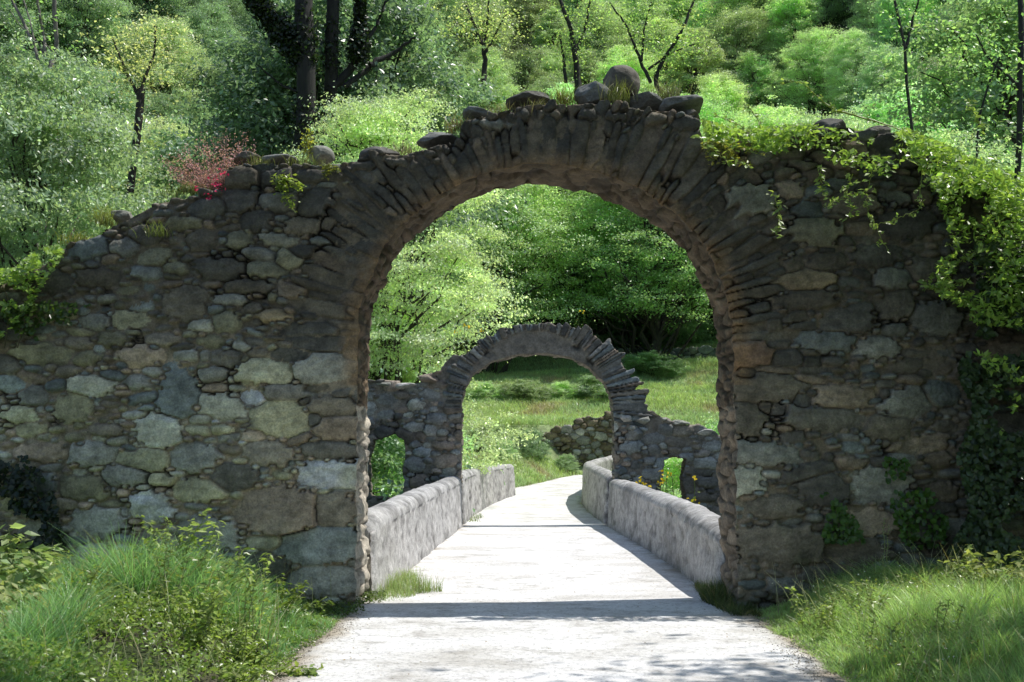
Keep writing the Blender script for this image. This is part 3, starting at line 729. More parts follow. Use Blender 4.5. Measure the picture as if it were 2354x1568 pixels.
# ------------------------------------------------------------------ foliage builders
def leaves(P, size, nbias=(0, 0, 1), spread=.8, aspect=.55, col=(.06, .1, .02), var=.3, rng=RNG, dirs=None, yellow=.15, fold=True):
    """one bent leaf (4 verts, 2 tris) per point"""
    n_ = len(P); size = np.broadcast_to(size, n_)*rng.uniform(.6, 1.25, n_)
    nrm = np.array(nbias)+rng.normal(size=(n_, 3))*spread; nrm /= np.linalg.norm(nrm, axis=1)[:, None]
    d = rng.normal(size=(n_, 3)) if dirs is None else dirs + rng.normal(size=(n_, 3))*.4
    d -= nrm*(d*nrm).sum(1)[:, None]; d /= np.linalg.norm(d, axis=1)[:, None]+1e-9
    s = np.cross(nrm, d); L = size[:, None]
    b = P - d*L*.5; t_ = P+d*L*.5; l_ = P + s*L*aspect*.5 - d*L*.05 + nrm*L*.08; r_ = P - s*L*aspect*.5 - d*L*.05 + nrm*L*.08
    V = np.stack([b, r_, t_, l_], 1).reshape(-1, 3)
    k = np.arange(n_)*4; Fc = np.stack([k, k+1, k+2, k+3], 1)
    c = np.array(col)*(1+var*rng.normal(size=(n_, 1))) ; yl = rng.uniform(0, 1, (n_, 1))*yellow
    c = c*(1+yl*np.array([[3.0, 1.2, .5]])); c = np.clip(c, .004, .9)
    return V, Fc, np.repeat(c, 4, 0)
def tubes(paths, sides=6):
    """paths: list of (pts Nx3, radii N)"""
    VV, FF = [], []; off = 0
    for pts, rad_ in paths:
        pts = np.asarray(pts, float); n_ = len(pts); tn = np.gradient(pts, axis=0); tn /= np.linalg.norm(tn, axis=1)[:, None]+1e-9
        up = np.where(np.abs(tn[:, 2:3]) > .9, np.array([[1., 0, 0]]), np.array([[0, 0, 1.]]))
        a = np.cross(tn, up); a /= np.linalg.norm(a, axis=1)[:, None]; b = np.cross(tn, a)
        th = np.arange(sides)*2*pi/sides; rad_ = np.broadcast_to(rad_, n_)
        ring = pts[:, None]+rad_[:, None, None]*(a[:, None]*np.cos(th)[None, :, None]+b[:, None]*np.sin(th)[None, :, None])
        VV.append(ring.reshape(-1, 3))
        i, j = np.meshgrid(np.arange(n_-1), np.arange(sides), indexing='ij'); j2 = (j+1) % sides
        FF.append(np.stack([off+i*sides+j, off+i*sides+j2, off+(i+1)*sides+j2, off+(i+1)*sides+j], -1).reshape(-1, 4)); off += n_*sides
    return np.concatenate(VV), np.concatenate(FF)
def curve(p0, p1, bend, n_=8, rng=RNG, jit=.03):
    p0, p1 = np.array(p0, float), np.array(p1, float); t = np.linspace(0, 1, n_)[:, None]
    L = np.linalg.norm(p1-p0)
    p = p0*(1-t)+p1*t + np.array(bend)*(4*t*(1-t)); p[1:-1] += rng.normal(size=(n_-2, 3))*jit*L
    return p

def make_tree(kind, seed):
    """tree about 10 m tall; returns (trunk mesh data obj, crown obj)"""
    rng = np.random.default_rng(seed)
    H = 10.0; paths = []; cl = []
    if kind == 'round': nl, R_, z0, flat, nleaf, ls = 140, 3.3, 2.2, .5, 85000, .12
    elif kind == 'layered': nl, R_, z0, flat, nleaf, ls = 120, 3.2, 1.4, .32, 80000, .13
    elif kind == 'fine': nl, R_, z0, flat, nleaf, ls = 170, 3.0, 2.0, .5, 95000, .095
    elif kind == 'tall': nl, R_, z0, flat, nleaf, ls = 95, 2.3, 2.5, .6, 55000, .125
    elif kind == 'near': nl, R_, z0, flat, nleaf, ls = 170, 3.0, 1.2, .33, 120000, .08
    elif kind == 'bush': nl, R_, z0, flat, nleaf, ls = 80, 3.6, .0, .6, 45000, .15
    lean = rng.normal(size=2)*.5
    tp = curve((0, 0, -1), (lean[0], lean[1], H*.92), (rng.normal()*.3, rng.normal()*.3, 0), 14, rng, .012)
    if kind != 'bush': paths.append((tp, np.linspace(.2, .03, 14)))
    for i in range(nl):
        h = rng.uniform(0, 1)**.85
        zz = z0+(H-z0)*h
        env = R_*(np.sin(np.clip(.12+.88*(1-h), 0, 1)*pi*.62)**.8) if kind != 'bush' else R_*math.sqrt(max(.03, 1-h*h))
        if kind == 'tall': env = R_*(.45+.55*sin(pi*min(1, h*1.02)))
        if kind == 'bush': zz = h*4.2
        a = rng.uniform(0, 2*pi); r = env*rng.uniform(.35, 1)**.6 * (1+.3*math.sin(a*2+seed)) 
        c = np.array([cos(a)*r + lean[0]*h, sin(a)*r + lean[1]*h, zz])
        cl.append((c, rng.uniform(.45, 1.05)*(.75 if h > .85 else 1)))
        if kind != 'bush' or i % 3 == 0:
            f = max(.02, (zz-.9-r*.35)/(H)) ; k = min(13, max(0, f*13)); bp0 = tp[int(k)] if kind != 'bush' else np.array([rng.normal()*.3, rng.normal()*.3, -.2])
            if i % 2 == 0: paths.append((curve(bp0, c, (0, 0, .3), 7, rng, .04), np.linspace(.05+.03*(1-h), .012, 7)))
    w_ = np.array([s_**2 for _, s_ in cl]); w_ /= w_.sum(); pts, nb, br = [], [], []
    for (c, s_), ww in zip(cl, w_):
        m = int(nleaf*ww)
        # sub sprays inside the clump
        ns = 9; sc_ = rng.normal(size=(ns, 3))*np.array([.62, .62, .62*flat])*s_
        k = rng.integers(0, ns, m)
        q = sc_[k] + rng.normal(size=(m, 3))*np.array([.24, .24, .24*flat*.75])*s_
        q[:, 2] -= .05*(q[:, 0]**2+q[:, 1]**2)/(s_+.2); wild = rng.uniform(size=m) < .16; q[wild] *= rng.uniform(1, 1.9, (wild.sum(), 1))
        pts.append(c+q); nb.append(q*.35+np.array([0, 0, .55])); br.append(np.full(m, rng.uniform(.75, 1.25)))
    P = np.concatenate(pts); NB = np.concatenate(nb); BR = np.concatenate(br)[:, None]
    V, Fc, C = leaves(P, ls, NB, .45, .6, (1, 1, 1), .18, rng, yellow=.25)
    C = C*np.repeat(BR, 4, 0)*np.repeat(np.where(rng.uniform(size=(len(P), 1)) < .1, rng.uniform(1.3, 2.2, (len(P), 1)), 1), 4, 0)  # scattered leaves painted much paler, as bright glints in the crown
    crown = mk('crown', V, Fc, M_LEAF, None, C, link=False)
    tr = None
    if paths:
        tv, tf = tubes(paths, 7); tr = mk('trunk', tv, tf, M_BARK, None, np.tile([.06, .052, .042], (len(tv), 1)), smooth=True, link=False)
    return crown, tr
PROTO = {}
for kd, sd in (('round', 1), ('round', 2), ('layered', 3), ('layered', 4), ('fine', 5), ('fine', 6), ('tall', 7), ('bush', 8), ('bush', 9), ('near', 10)):
    PROTO.setdefault(kd, []).append(make_tree(kd, sd))
TR = np.random.default_rng(77)
def leafcol(tint, var):
    c = np.array(tint)*LB*(1+TR.normal()*var*1.5)*(1+TR.normal(size=3)*var*.4); c = c*.66+c.mean()*.34
    c[0] = min(c[0], c[1]*.9); c[2] = min(c[2], c[1]*.66); c = c*min(1, .82/c.max()); return [float(v) for v in np.clip(c, .01, 1)]
LB = np.array([5.1, 5.1, 8.0])
def tree(kind, x, y, h, tint, label, group=None, z=None, name='tree', cat='tree', wide=1.0, var=0, rot=None):
    t = empty(name, (x, y, float(ground_z(x, y)) if z is None else z)); s = h/10 if kind != 'bush' else h/4.6
    t.scale = (s*wide, s*wide, s); t.rotation_euler[2] = TR.uniform(0, 6.28) if rot is None else rot
    cr, tr = PROTO[kind][int(TR.integers(0, len(PROTO[kind])))]
    for q in (cr, tr):
        if q is None: continue
        c = q.copy(); COL.objects.link(c); c.parent = t
        if q is cr: c.color = (*leafcol(tint, var), 1)
    tag(t, label, cat, group); return t
def TP(px, y): return at(px, 800, y)[0]
YG = (.115, .165, .045); MG = (.062, .115, .028); DG = (.04, .075, .03); BG = (.10, .15, .075); OL = (.125, .15, .05); PG = (.14, .21, .10)
# hero trees  (px, dist, height, kind, tint, label)
for r in [
    (300, 62, 13, 'fine', OL, 'olive yellow tree with dark trunk, upper left above the wall', 1.0),
    (720, 46, 19, 'tall', DG, 'tall dark ivy clad tree left of the arch crown', 1.0),
    (835, 50, 20, 'tall', DG, 'second dark ivy clad tree, nearer the arch crown than its neighbour', 1.0),
    (560, 58, 16, 'layered', (.05, .10, .04), 'mid green tree between the olive tree and the dark ivy clad pair', 1.1),
    (1115, 78, 15, 'fine', YG, 'light yellow green tree with thin forked trunk above the left half of the arch', 1.1),
    (1500, 80, 17, 'fine', (.08, .14, .03), 'spreading dark branched tree behind the highest boulder', 1.2),
    (1325, 84, 15, 'fine', (.10, .16, .03), 'slim trunked light green tree left of the highest boulder', 1.0),
    (2080, 74, 17, 'round', (.11, .18, .07), 'hazy bright green tree above the vine on the right', 1.2),
    (2345, 48, 19, 'tall', (.07, .12, .03), 'dark trunked tree at the right edge of the picture', 1.1),
    (1800, 90, 15, 'round', YG, 'broad bright green tree above the right shoulder of the arch', 1.2),
    (60, 52, 14, 'round', (.08, .12, .05), 'pale leafy tree at the far left edge', 1.2),
]:
    px, y, h, k, tint, lab, wd = r
    tree(k, TP(px, y), y, h, tint, lab, wide=wd)
for r in [
    (850, 36, 13.5, 'near', (.13, .17, .12), 'pale blue green bushy tree rising behind the wall left of the arch', .85),
    (120, 24, 4.6, 'bush', (.085, .12, .075), 'silvery green bush behind the low left end of the wall', 1.1),
    (330, 27, 5.0, 'bush', (.06, .09, .05), 'mid green bush behind the pink shrub', 1.0),
    (-60, 30, 7.5, 'bush', (.075, .11, .06), 'light bush at the left picture edge behind the wall', 1.1),
    (560, 30, 5.0, 'bush', (.05, .10, .05), 'dark green bush behind the flat stones on the left wall', 1.0),
    (2000, 40, 13, 'near', (.12, .17, .10), 'pale sparkling bushy tree behind the vine covered wall', .7),
    (2330, 34, 7, 'bush', (.07, .13, .04), 'green bush behind the far right end of the wall', 1.1),
    (1640, 92, 9.5, 'bush', (.10, .17, .05), 'light green bush behind the right end of the arch crown', 1.0),
    (1030, 93, 10, 'bush', (.13, .2, .10), 'pale green bush behind the left shoulder of the arch', 1.0),
    (835, 39, 9, 'near', (.13, .2, .12), 'pale blue green tree with flat sprays, left side inside the large arch', .75),
    (862, 37, 7.4, 'near', (.14, .2, .03), 'yellow green small tree behind the left side of the smaller arch', .6),
    (780, 44, 6.0, 'bush', (.12, .2, .12), 'light leafy bush at the left inside the large arch', .9),
]:
    px, y, h, k, tint, lab, wd = r
    tree(k, TP(px, y), y, h, tint, lab, wide=wd, name='bush' if k == 'bush' else 'tree', cat='bush' if k == 'bush' else 'tree')
for r in [
    (1225, 86, 11, 'layered', (.10, .17, .035), 'yellow green tree in the middle of the large arch', 1.0),
    (1140, 88, 12, 'round', (.05, .095, .045), 'dark tree behind the left middle of the large arch opening', 1.0),
    (1370, 87, 13, 'layered', (.045, .085, .04), 'dark green tree right of centre in the large arch', 1.0),
    (1480, 86, 11, 'layered', (.075, .13, .085), 'bluish sparkling tree in the right half of the large arch', 1.0),
    (1600, 88, 13, 'round', (.05, .09, .045), 'dark tree at the right inside the large arch', 1.0),
    (1040, 84, 12, 'layered', (.07, .13, .08), 'bluish green tree at the left inside the large arch', 1.0),
]:
    px, y, h, k, tint, lab, wd = r
    tree(k, TP(px, y), y, h, tint, lab, wide=wd)
# hillside wood
pl = []; cnt = 0
for _ in range(9000):
    y = TR.uniform(84, 150); x = TR.uniform(-.52, .52)*y
    yy = y+max(-x-9, 0)+max(x-22, 0)*.9
    if yy < 84 or yy > 152: continue
    if all((x-a)**2+(y-b)**2 > 4.6**2 for a, b in pl): pl.append((x, y))
for _ in range(4000):
    y = TR.uniform(30, 84); x = TR.uniform(-.56, .60)*y
    yy = y+max(-x-9, 0)+max(x-22, 0)*.9
    if -13 < x < (23 if y > 40 else 11): continue
    if yy < 44 and x < 0: continue
    if all((x-a)**2+(y-b)**2 > 4.6**2 for a, b in pl): pl.append((x, y))
print('wood trees', len(pl))
for x, y in pl:
    px = 1176+x/y*F
    kd = ['round', 'fine', 'layered', 'fine', 'round', 'tall'][int(TR.integers(0, 6))]
    m = fbm(x*.05, y*.05, 0, 2, 200)
    if 880 < px < 1900: tint = np.array(YG)*(.9+.4*m)
    elif px >= 1900: tint = np.array([.115, .17, .075])*(.9+.4*m)  # haze over the right-hand wood put into a paler, bluer leaf tint
    elif 520 < px <= 880: tint = np.array(DG)*1.5*(1+.5*m)
    else: tint = np.array([.07, .12, .04])*(1+.5*m)
    if TR.uniform() < .12: tint = np.array(BG)
    if y < 100 and 860 < px < 1660 : tint = tint*.8
    tree(kd, x, y, TR.uniform(8, 12.5), tint, 'leafy green tree among many in the dense wood on the hillside', 'trees of the hillside wood', var=.1, wide=TR.uniform(.85, 1.15))

# ------------------------------------------------------------------ drawn trunks and ivy
def px_path(pts, Y, dy=0):
    return np.array([[*(lambda q: (q[0], Y+dy*math.sin(i*1.7), q[1]))(at(p[0], p[1], Y))] for i, p in enumerate(pts)])
def dense(path, n_=14):
    path = np.asarray(path, float); d = np.concatenate([[0], np.cumsum(np.linalg.norm(np.diff(path, axis=0), axis=1))]); s_ = np.linspace(0, d[-1], n_)
    q = np.stack([np.interp(s_, d, path[:, k]) for k in range(3)], 1)
    for _ in range(2): q[1:-1] = .25*q[:-2]+.5*q[1:-1]+.25*q[2:]
    return q
def trunk_tree(label, Y, limbs, col=(.05, .045, .04), ivy=None, leafcol=MG, leafn=0, group=None):
    """limbs: (pixel points, r0, r1) in metres"""
    b = at(*limbs[0][0][0], Y); base = (b[0], Y, b[1]); t = empty('tree', base); tag(t, label, 'tree', group)
    ps = []
    for pts, r0, r1 in limbs:
        q = px_path(pts, Y, .25)
        if pts[0][1] > 230: q = np.vstack([[q[0, 0]+.1, Y, float(ground_z(q[0, 0], Y))-.4], q])
        q = dense(q, 16)
        q[1:-1] += RNG.normal(size=(len(q)-2, 3))*r0*.2
        ps.append((q, np.linspace(r0, r1, len(q))))
    v, f = tubes(ps, 8); mk('trunk', v, f, M_BARK, t, np.tile(col, (len(v), 1)), smooth=True, local=base)
    if ivy:
        P = []
        for q, r in ps[:ivy[0]]:
            k = RNG.integers(0, len(q)-1, ivy[1]); u_ = RNG.uniform(0, 1, (ivy[1], 1)); c = q[k]*(1-u_)+q[k+1]*u_
            a = RNG.uniform(0, 2*pi, ivy[1]); rr_ = ivy[2]*(.7+.3*np.sin(c[:, 2]*2.1))*RNG.uniform(.3, 1, ivy[1])
            P.append(c+np.stack([np.cos(a)*rr_, np.sin(a)*rr_, RNG.normal(size=ivy[1])*.2], 1))
        P = np.concatenate(P); V, Fc, C = leaves(P, .16, (0, -.6, .5), .6, .7, ivy[3], .3)
        mk('ivy', V, Fc, M_LEAF, t, C, local=base)
    if leafn:
        P = []
        for q, r in ps:
            m = leafn; k = RNG.integers(len(q)//3, len(q), m); P.append(q[k]+RNG.normal(size=(m, 3))*np.array([.7, .5, .45]))
        P = np.concatenate(P); V, Fc, C = leaves(P, .15, (0, -.2, .8), .6, .6, np.array(leafcol)*LB, .3); mk('crown', V, Fc, M_LEAF, t, C, local=base)
    return t
trunk_tree('tree with bare grey forked branches in the upper left corner', 33,
    [([(92, 300), (97, 260), (112, 170), (100, 125), (62, 60), (8, -30)], .10, .04), ([(112, 165), (124, 100), (127, 40), (129, -30)], .07, .06), ([(104, 130), (92, 70), (90, 20), (84, -30)], .05, .03),
     ([(88, 240), (86, 190), (95, 120), (84, 60), (60, 10), (40, -30)], .05, .02), ([(100, 125), (80, 90), (52, 66), (30, 30)], .025, .01), ([(118, 150), (125, 130), (110, 105), (95, 95)], .03, .01), ([(112, 260), (118, 230), (136, 205)], .04, .015)], (.2, .18, .155), leafn=40)
tree('round', at(70, 800, 29)[0], 29, 12.2, (.065, .10, .045), 'mid green tree hiding the lower trunk of the bare grey tree', wide=.8)
trunk_tree('dark ivy covered trunk, the left one of the pair left of the arch crown', 40, [([(690, 420), (700, 300), (712, 150), (695, 60), (700, -60)], .42, .3), ([(712, 150), (640, 60), (560, -30)], .1, .05), ([(705, 220), (640, 190), (590, 150)], .06, .02), ([(700, 330), (640, 270), (560, 250)], .04, .01)], (.02, .02, .016), ivy=(2, 7000, .55, (.022, .045, .014)))
trunk_tree('dark ivy covered trunk, right one of the pair, one branch reaching toward the arch crown', 41, [([(740, 420), (752, 260), (765, 120), (770, -60)], .32, .22), ([(822, 130), (826, 80), (830, -60)], .2, .12), ([(755, 210), (800, 160), (826, 110)], .16, .14), ([(850, 150), (900, 118), (955, 88)], .12, .04), ([(826, 110), (860, 60), (900, -20)], .09, .04), ([(790, 200), (850, 150)], .1, .1)], (.02, .02, .016), ivy=(2, 5000, .42, (.022, .045, .014)))
trunk_tree('slender dark trunk leaning below the olive yellow tree', 44, [([(285, 470), (300, 420), (318, 330), (322, 260), (322, 200)], .11, .16), ([(322, 230), (280, 150), (260, 90)], .07, .03), ([(322, 210), (350, 120), (360, 60)], .07, .03)], (.03, .027, .023), leafcol=OL, leafn=700)
trunk_tree('small tree with forked dark trunk over the left half of the main arch', 60, [([(1112, 200), (1114, 150), (1112, 110), (1090, 60), (1070, 10)], .16, .05), ([(1113, 125), (1135, 80), (1165, 30)], .1, .03), ([(1112, 110), (1118, 60), (1125, -20)], .08, .03), ([(1105, 90), (1070, 60), (1040, 50)], .04, .02)], (.03, .028, .022), leafcol=YG, leafn=500)
trunk_tree('thin dark trunked tree left of the highest boulder', 62, [([(1328, 230), (1326, 160), (1318, 100), (1300, 40), (1280, -30)], .2, .07), ([(1322, 120), (1345, 60), (1360, -20)], .1, .04), ([(1300, 190), (1296, 130), (1285, 80)], .1, .05)], (.025, .025, .02), leafcol=(.08, .13, .03), leafn=500)
trunk_tree('tree with spreading dark branches behind the highest boulder', 60, [([(1520, 210), (1500, 180), (1530, 130), (1570, 70), (1600, -20)], .14, .05), ([(1495, 190), (1470, 130), (1440, 60), (1400, 10)], .1, .04), ([(1490, 160), (1540, 120), (1600, 100)], .07, .03), ([(1475, 140), (1480, 70), (1500, -10)], .07, .03)], (.025, .025, .02), leafcol=(.08, .13, .03), leafn=500)
trunk_tree('slim dark trunk standing above the vine covered wall', 42, [([(2100, 340), (2088, 200), (2080, 100), (2060, 20), (2050, -40)], .09, .05), ([(2082, 110), (2100, 50), (2120, -30)], .06, .03)], (.03, .03, .025), leafcol=MG, leafn=300)
trunk_tree('straight dark trunk along the right picture edge', 34, [([(2336, 520), (2340, 400), (2345, 250), (2338, 100), (2345, -60)], .12, .08), ([(2343, 200), (2280, 130), (2240, 80)], .05, .02), ([(2240, 320), (2255, 230), (2300, 120)], .05, .03)], (.025, .025, .022), leafcol=MG, leafn=400)

# ------------------------------------------------------------------ near plants
def blades(bx, by, bz, h, wdt, lean, col, rng=RNG, var=.22, lev=4, tipcol=None):
    n_ = len(bx); a = rng.uniform(0, 2*pi, n_); ld = rng.uniform(0, 2*pi, n_); L = lean*rng.uniform(.2, 1.3, n_)*h
    s = np.stack([np.cos(a), np.sin(a), np.zeros(n_)], 1); V = []
    for k in range(lev):
        t_ = k/(lev-1); wk = wdt*(1-t_)**.7*.5+.0004
        c = np.stack([bx+np.cos(ld)*L*t_**2, by+np.sin(ld)*L*t_**2, bz+h*(t_-.18*lean*t_**2.5)], 1)
        V += [c-s*np.asarray(wk).reshape(-1, 1), c+s*np.asarray(wk).reshape(-1, 1)]
    V = np.stack(V, 1).reshape(-1, 3); k = np.arange(n_)*2*lev
    Fc = np.concatenate([np.stack([k+2*j, k+2*j+1, k+2*j+3, k+2*j+2], 1) for j in range(lev-1)])
    c = np.asarray(col)*(1+var*rng.normal(size=(n_, 1))); dryb = (rng.uniform(size=(n_, 1)) < .08)
    c = np.where(dryb, np.array([.4, .34, .17]), c); c = np.clip(c, .01, .9)
    C = np.repeat(c, 2*lev, 0)
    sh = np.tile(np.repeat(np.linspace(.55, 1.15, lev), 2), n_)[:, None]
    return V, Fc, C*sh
def grass_field(name, label, n_, xr, yr, keep, hfn, wdt, col, lean=.45, kind='stuff', colfn=None):
    x = RNG.uniform(xr[0], xr[1], n_); y = RNG.uniform(yr[0], yr[1], n_)
    k = keep(x, y); x, y = x[k], y[k]
    h = hfn(x, y)*RNG.uniform(.5, 1.15, len(x)); k = h > .02; x, y, h = x[k], y[k], h[k]
    z = ground_z(x, y)-.01
    c = np.array(col) if colfn is None else colfn(x, y)
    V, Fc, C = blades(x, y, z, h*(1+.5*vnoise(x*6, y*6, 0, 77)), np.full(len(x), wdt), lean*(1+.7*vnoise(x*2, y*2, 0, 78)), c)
    o = mk(name, V, Fc, M_GRASS, None, C); tag(o, label, 'grass', kind=kind); return o
def outd(x, y): return np.abs(x-road_c(y))-road_hw(y) + 20*(np.asarray(y) > 56.2)
def view(x, y, m=1.12): return np.abs(x) < y*.4286*m+.3
def gcol(x, y):
    m = fbm(x*.9, y*.9, 0, 3, 300)[:, None]; a = np.array([.27, .42, .15]); b = np.array([.42, .58, .24])
    return a*(1-sstep(-.3, .4, m)) + b*sstep(-.3, .4, m)
def ragged(x, y, e0=.0): return outd(x, y) + .22*fbm(x*1.7, y*1.7, 0, 3, 310) > e0
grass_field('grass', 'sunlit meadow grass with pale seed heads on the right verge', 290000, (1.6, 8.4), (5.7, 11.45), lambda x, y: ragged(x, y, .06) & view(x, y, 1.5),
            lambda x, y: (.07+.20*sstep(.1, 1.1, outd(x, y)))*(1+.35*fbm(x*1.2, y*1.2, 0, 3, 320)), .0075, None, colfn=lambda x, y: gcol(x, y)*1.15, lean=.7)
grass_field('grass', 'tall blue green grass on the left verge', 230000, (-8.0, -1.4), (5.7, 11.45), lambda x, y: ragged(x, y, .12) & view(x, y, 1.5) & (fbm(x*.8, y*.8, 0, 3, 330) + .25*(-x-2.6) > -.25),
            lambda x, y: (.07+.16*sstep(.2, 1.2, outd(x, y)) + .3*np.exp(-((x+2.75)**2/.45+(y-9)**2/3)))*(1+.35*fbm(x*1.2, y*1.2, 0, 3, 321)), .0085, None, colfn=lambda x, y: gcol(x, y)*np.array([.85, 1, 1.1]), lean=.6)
grass_field('grass', 'pale yellow green grass along the foot of the left parapet', 16000, (-1.5, -.75), (12.0, 19), lambda x, y: (x < -1.24+.36*np.exp(-((y-13.0)/1.9)**2)*(.75+.5*vnoise(y*1.7, 0, 0, 342))+.12*vnoise(y*3.3, 0, 0, 340)),
            lambda x, y: .04+.17*np.exp(-((y-13.4)/1.8)**2)*(.7+.5*vnoise(x*8, y*5, 0, 343)), .006, (.32, .42, .18))
grass_field('grass', 'dark grass at the foot of the right pier', 16000, (1.55, 2.4), (10.9, 13.6), lambda x, y: (outd(x, y) > -.22+.1*np.abs(y-12)) & (x < 2.25),
            lambda x, y: .10+.16*np.exp(-((y-12.0)/.9)**2), .006, (.09, .13, .04))
grass_field('grass', 'grass fringe where the path leaves the smaller arch', 26000, (-3, 1.4), (29, 50), lambda x, y: (x < road_c(y)-road_hw(y)+.25*(1+vnoise(y*.9, 0, 0, 341))) & (x > -1.0+.1*np.maximum(y-32, 0)-.3),
            lambda x, y: .16+.0*x, .014, (.16, .23, .05))
def slopecol(x, y):
    m = fbm(x*.35, y*.35, 0, 4, 12)[:, None]; t_ = sstep(.2, .5, m)
    yv = sstep(-.2, .3, fbm(x*.2, y*.5, 0, 3, 350))[:, None]
    a = np.array([.50, .68, .40])*(1-yv)+np.array([.58, .76, .34])*yv
    return a*(1-t_*.8)+np.array([.55, .5, .32])*t_*.8
grass_field('grass', 'terraced meadow slope seen through both arches', 330000, (-14, 20), (45, 86), lambda x, y: (outd(x, y) > .0) & (np.abs(x) < y*.24+1) & ~((y > 57) & (y < 58.7) & (x > xa)) & (y + np.maximum(-x-9, 0) < 86),
            lambda x, y: .16+.14*fbm(x*.5, y*.5, 0, 3, 360)+.1, .028, None, colfn=slopecol, lean=.6)

def leaf_stuff(name, label, P, size, col, nb=(0, -.2, .9), spread=.55, asp=.6, var=.25, mat=None, cat='plant', kind=None, group=None, parent=None, yellow=.15, local=None):
    V, Fc, C = leaves(P, size, nb, spread, asp, col, var, yellow=yellow)
    o = mk(name, V, Fc, mat or M_LEAF, parent, C, local=local)
    if parent is None: tag(o, label, cat, group, kind)
    return o
# low leafy cover, left verge (right half) and pockets
n_ = 60000; x = RNG.uniform(-6, -1.2, n_); y = RNG.uniform(5.7, 11.4, n_)
k = (outd(x, y)+.25*fbm(x*2, y*2, 0, 3, 370) > .02) & (fbm(x*1.1, y*1.1, 0, 3, 371)+.35*(x+2.7) > -.12) & view(x, y); x, y = x[k], y[k]
hh = (.03+.24*sstep(0, 1.2, outd(x, y))*(1+.5*fbm(x*2.5, y*2.5, 0, 3, 372)))*RNG.uniform(.35, 1, len(x))
leaf_stuff('ground_cover', 'bright low leafy weeds spilling to the path edge on the left', np.stack([x, y, ground_z(x, y)+hh], 1), .04, (.19, .31, .07), kind='stuff', cat='ground cover')
n_ = 9000; x = RNG.uniform(1.7, 6, n_); y = RNG.uniform(6.6, 11.3, n_); k = (outd(x, y) > .3) & (fbm(x*1.4, y*1.4, 0, 3, 373) > .12); x, y = x[k], y[k]
leaf_stuff('ground_cover', 'small leafy weeds mixed into the right verge grass', np.stack([x, y, ground_z(x, y)+.22*RNG.uniform(.5, 1.2, len(x))], 1), .03, (.2, .27, .07), kind='stuff', cat='ground cover')
n_ = 5000; x = RNG.uniform(-1.9, -.7, n_); y = RNG.uniform(11.0, 12.6, n_); k = outd(x, y) + .2*vnoise(x*3, y*3, 0, 374) > -.12; x, y = x[k], y[k]
leaf_stuff('ground_cover', 'dark creeping weeds at the foot of the left pier', np.stack([x, y, ground_z(x, y)+.03+.1*RNG.uniform(0, 1, len(x))], 1), .035, (.08, .14, .03), kind='stuff', cat='ground cover')
# tiny pale seed heads and grit
n_ = 2600; x = RNG.uniform(-6, 6.4, n_); y = RNG.uniform(6.8, 11.3, n_); k = (outd(x, y) > .25) & view(x, y); x, y = x[k], y[k]
leaf_stuff('seed_heads', 'tiny white seed heads and flowers dotted through the verge grass', np.stack([x, y, ground_z(x, y)+RNG.uniform(.16, .36, len(x))], 1), .013, (.8, .82, .78), asp=.9, kind='stuff', cat='flowers', mat=M_PETAL, yellow=0)
n_ = 5000; y = RNG.uniform(6.5, 11.3, n_); sd = RNG.choice([-1, 1], n_); x = road_c(y)+sd*(road_hw(y)+RNG.normal(size=n_)*.10+.05)
gp = np.stack([x, y, np.maximum(ground_z(x, y), 0)+.012], 1)
V, Fc, C = leaves(gp, .014, (0, 0, 1), .5, .9, (.33, .29, .23), .3, yellow=0); o = mk('gravel', V, Fc, M_STONE, None, C); tag(o, 'loose grit and crumbs along both edges of the path', 'gravel', kind='stuff')

def weed(label, base, tops, leafsz, col, nl=16, stemcol=(.3, .36, .16), r=.006, name='weed', cat='weed', asp=.5, group=None):
    """base world point; tops: list of world points reached by stems"""
    t = empty(name, base); tag(t, label, cat, group); ps = []; P = []; D = []; NB = []; leafsz = leafsz*1.5; nl = int(nl*1.8)
    for tp in tops:
        L = math.dist(base, tp); b = np.array(base)+np.append(RNG.normal(size=2)*.03, 0)
        q = curve(b, tp, (RNG.normal()*.08*L, RNG.normal()*.05*L, .03*L), 14, RNG, .008); ps.append((q, np.linspace(r, r*.4, 14)))
        for k in range(nl):
            f = .12+.88*(k+.5)/nl; i = f*13; i0 = min(12, int(i)); c = q[i0]*(1-(i-i0))+q[i0+1]*(i-i0)
            a = k*2.4+RNG.normal()*.4
            for sgn in (0, pi):
                d = np.array([cos(a+sgn), sin(a+sgn), .25+.3*RNG.normal()]); m = leafsz*(1.15-.55*f)
                pet = c+d*m*.35
                for off_ in ((0, 0, 0), (RNG.normal()*.6, RNG.normal()*.6, RNG.normal()*.3)):
                    P.append(pet+d*m*.55+np.array(off_)*m); D.append(d); NB.append([d[0]*.3, d[1]*.3, .9])
                ps.append((np.array([c, c+d*m*.3, pet+d*m*.3]), np.array([r*.5, r*.4, r*.25])))
    v, f = tubes(ps, 4); mk('stem', v, f, M_LEAF, t, np.tile(stemcol, (len(v), 1)), smooth=True, local=base)
    V, Fc, C = leaves(np.array(P), leafsz, np.array(NB), .35, asp, col, .22, dirs=np.array(D)); mk('leaves', V, Fc, M_LEAF, t, C, local=base)
    return t
def W(px, py, Y): x_, z_ = at(px, py, Y); return (x_, Y, z_)
def G(px, Y): x_ = at(px, 1300, Y)[0]; return (x_, Y, float(ground_z(x_, Y)))
LC = (.26, .38, .11)
weed('tallest leafy weed in front of the left wall, curved stem tip', G(400, 9.6), [W(478, 1175, 9.5), W(440, 1200, 9.7), W(350, 1235, 9.6), W(500, 1200, 9.4)], .05, LC, 9)
weed('leafy weed just left of the tallest one', G(320, 9.8), [W(312, 1250, 9.8), W(352, 1225, 9.9), W(290, 1290, 9.6)], .045, LC, 8)
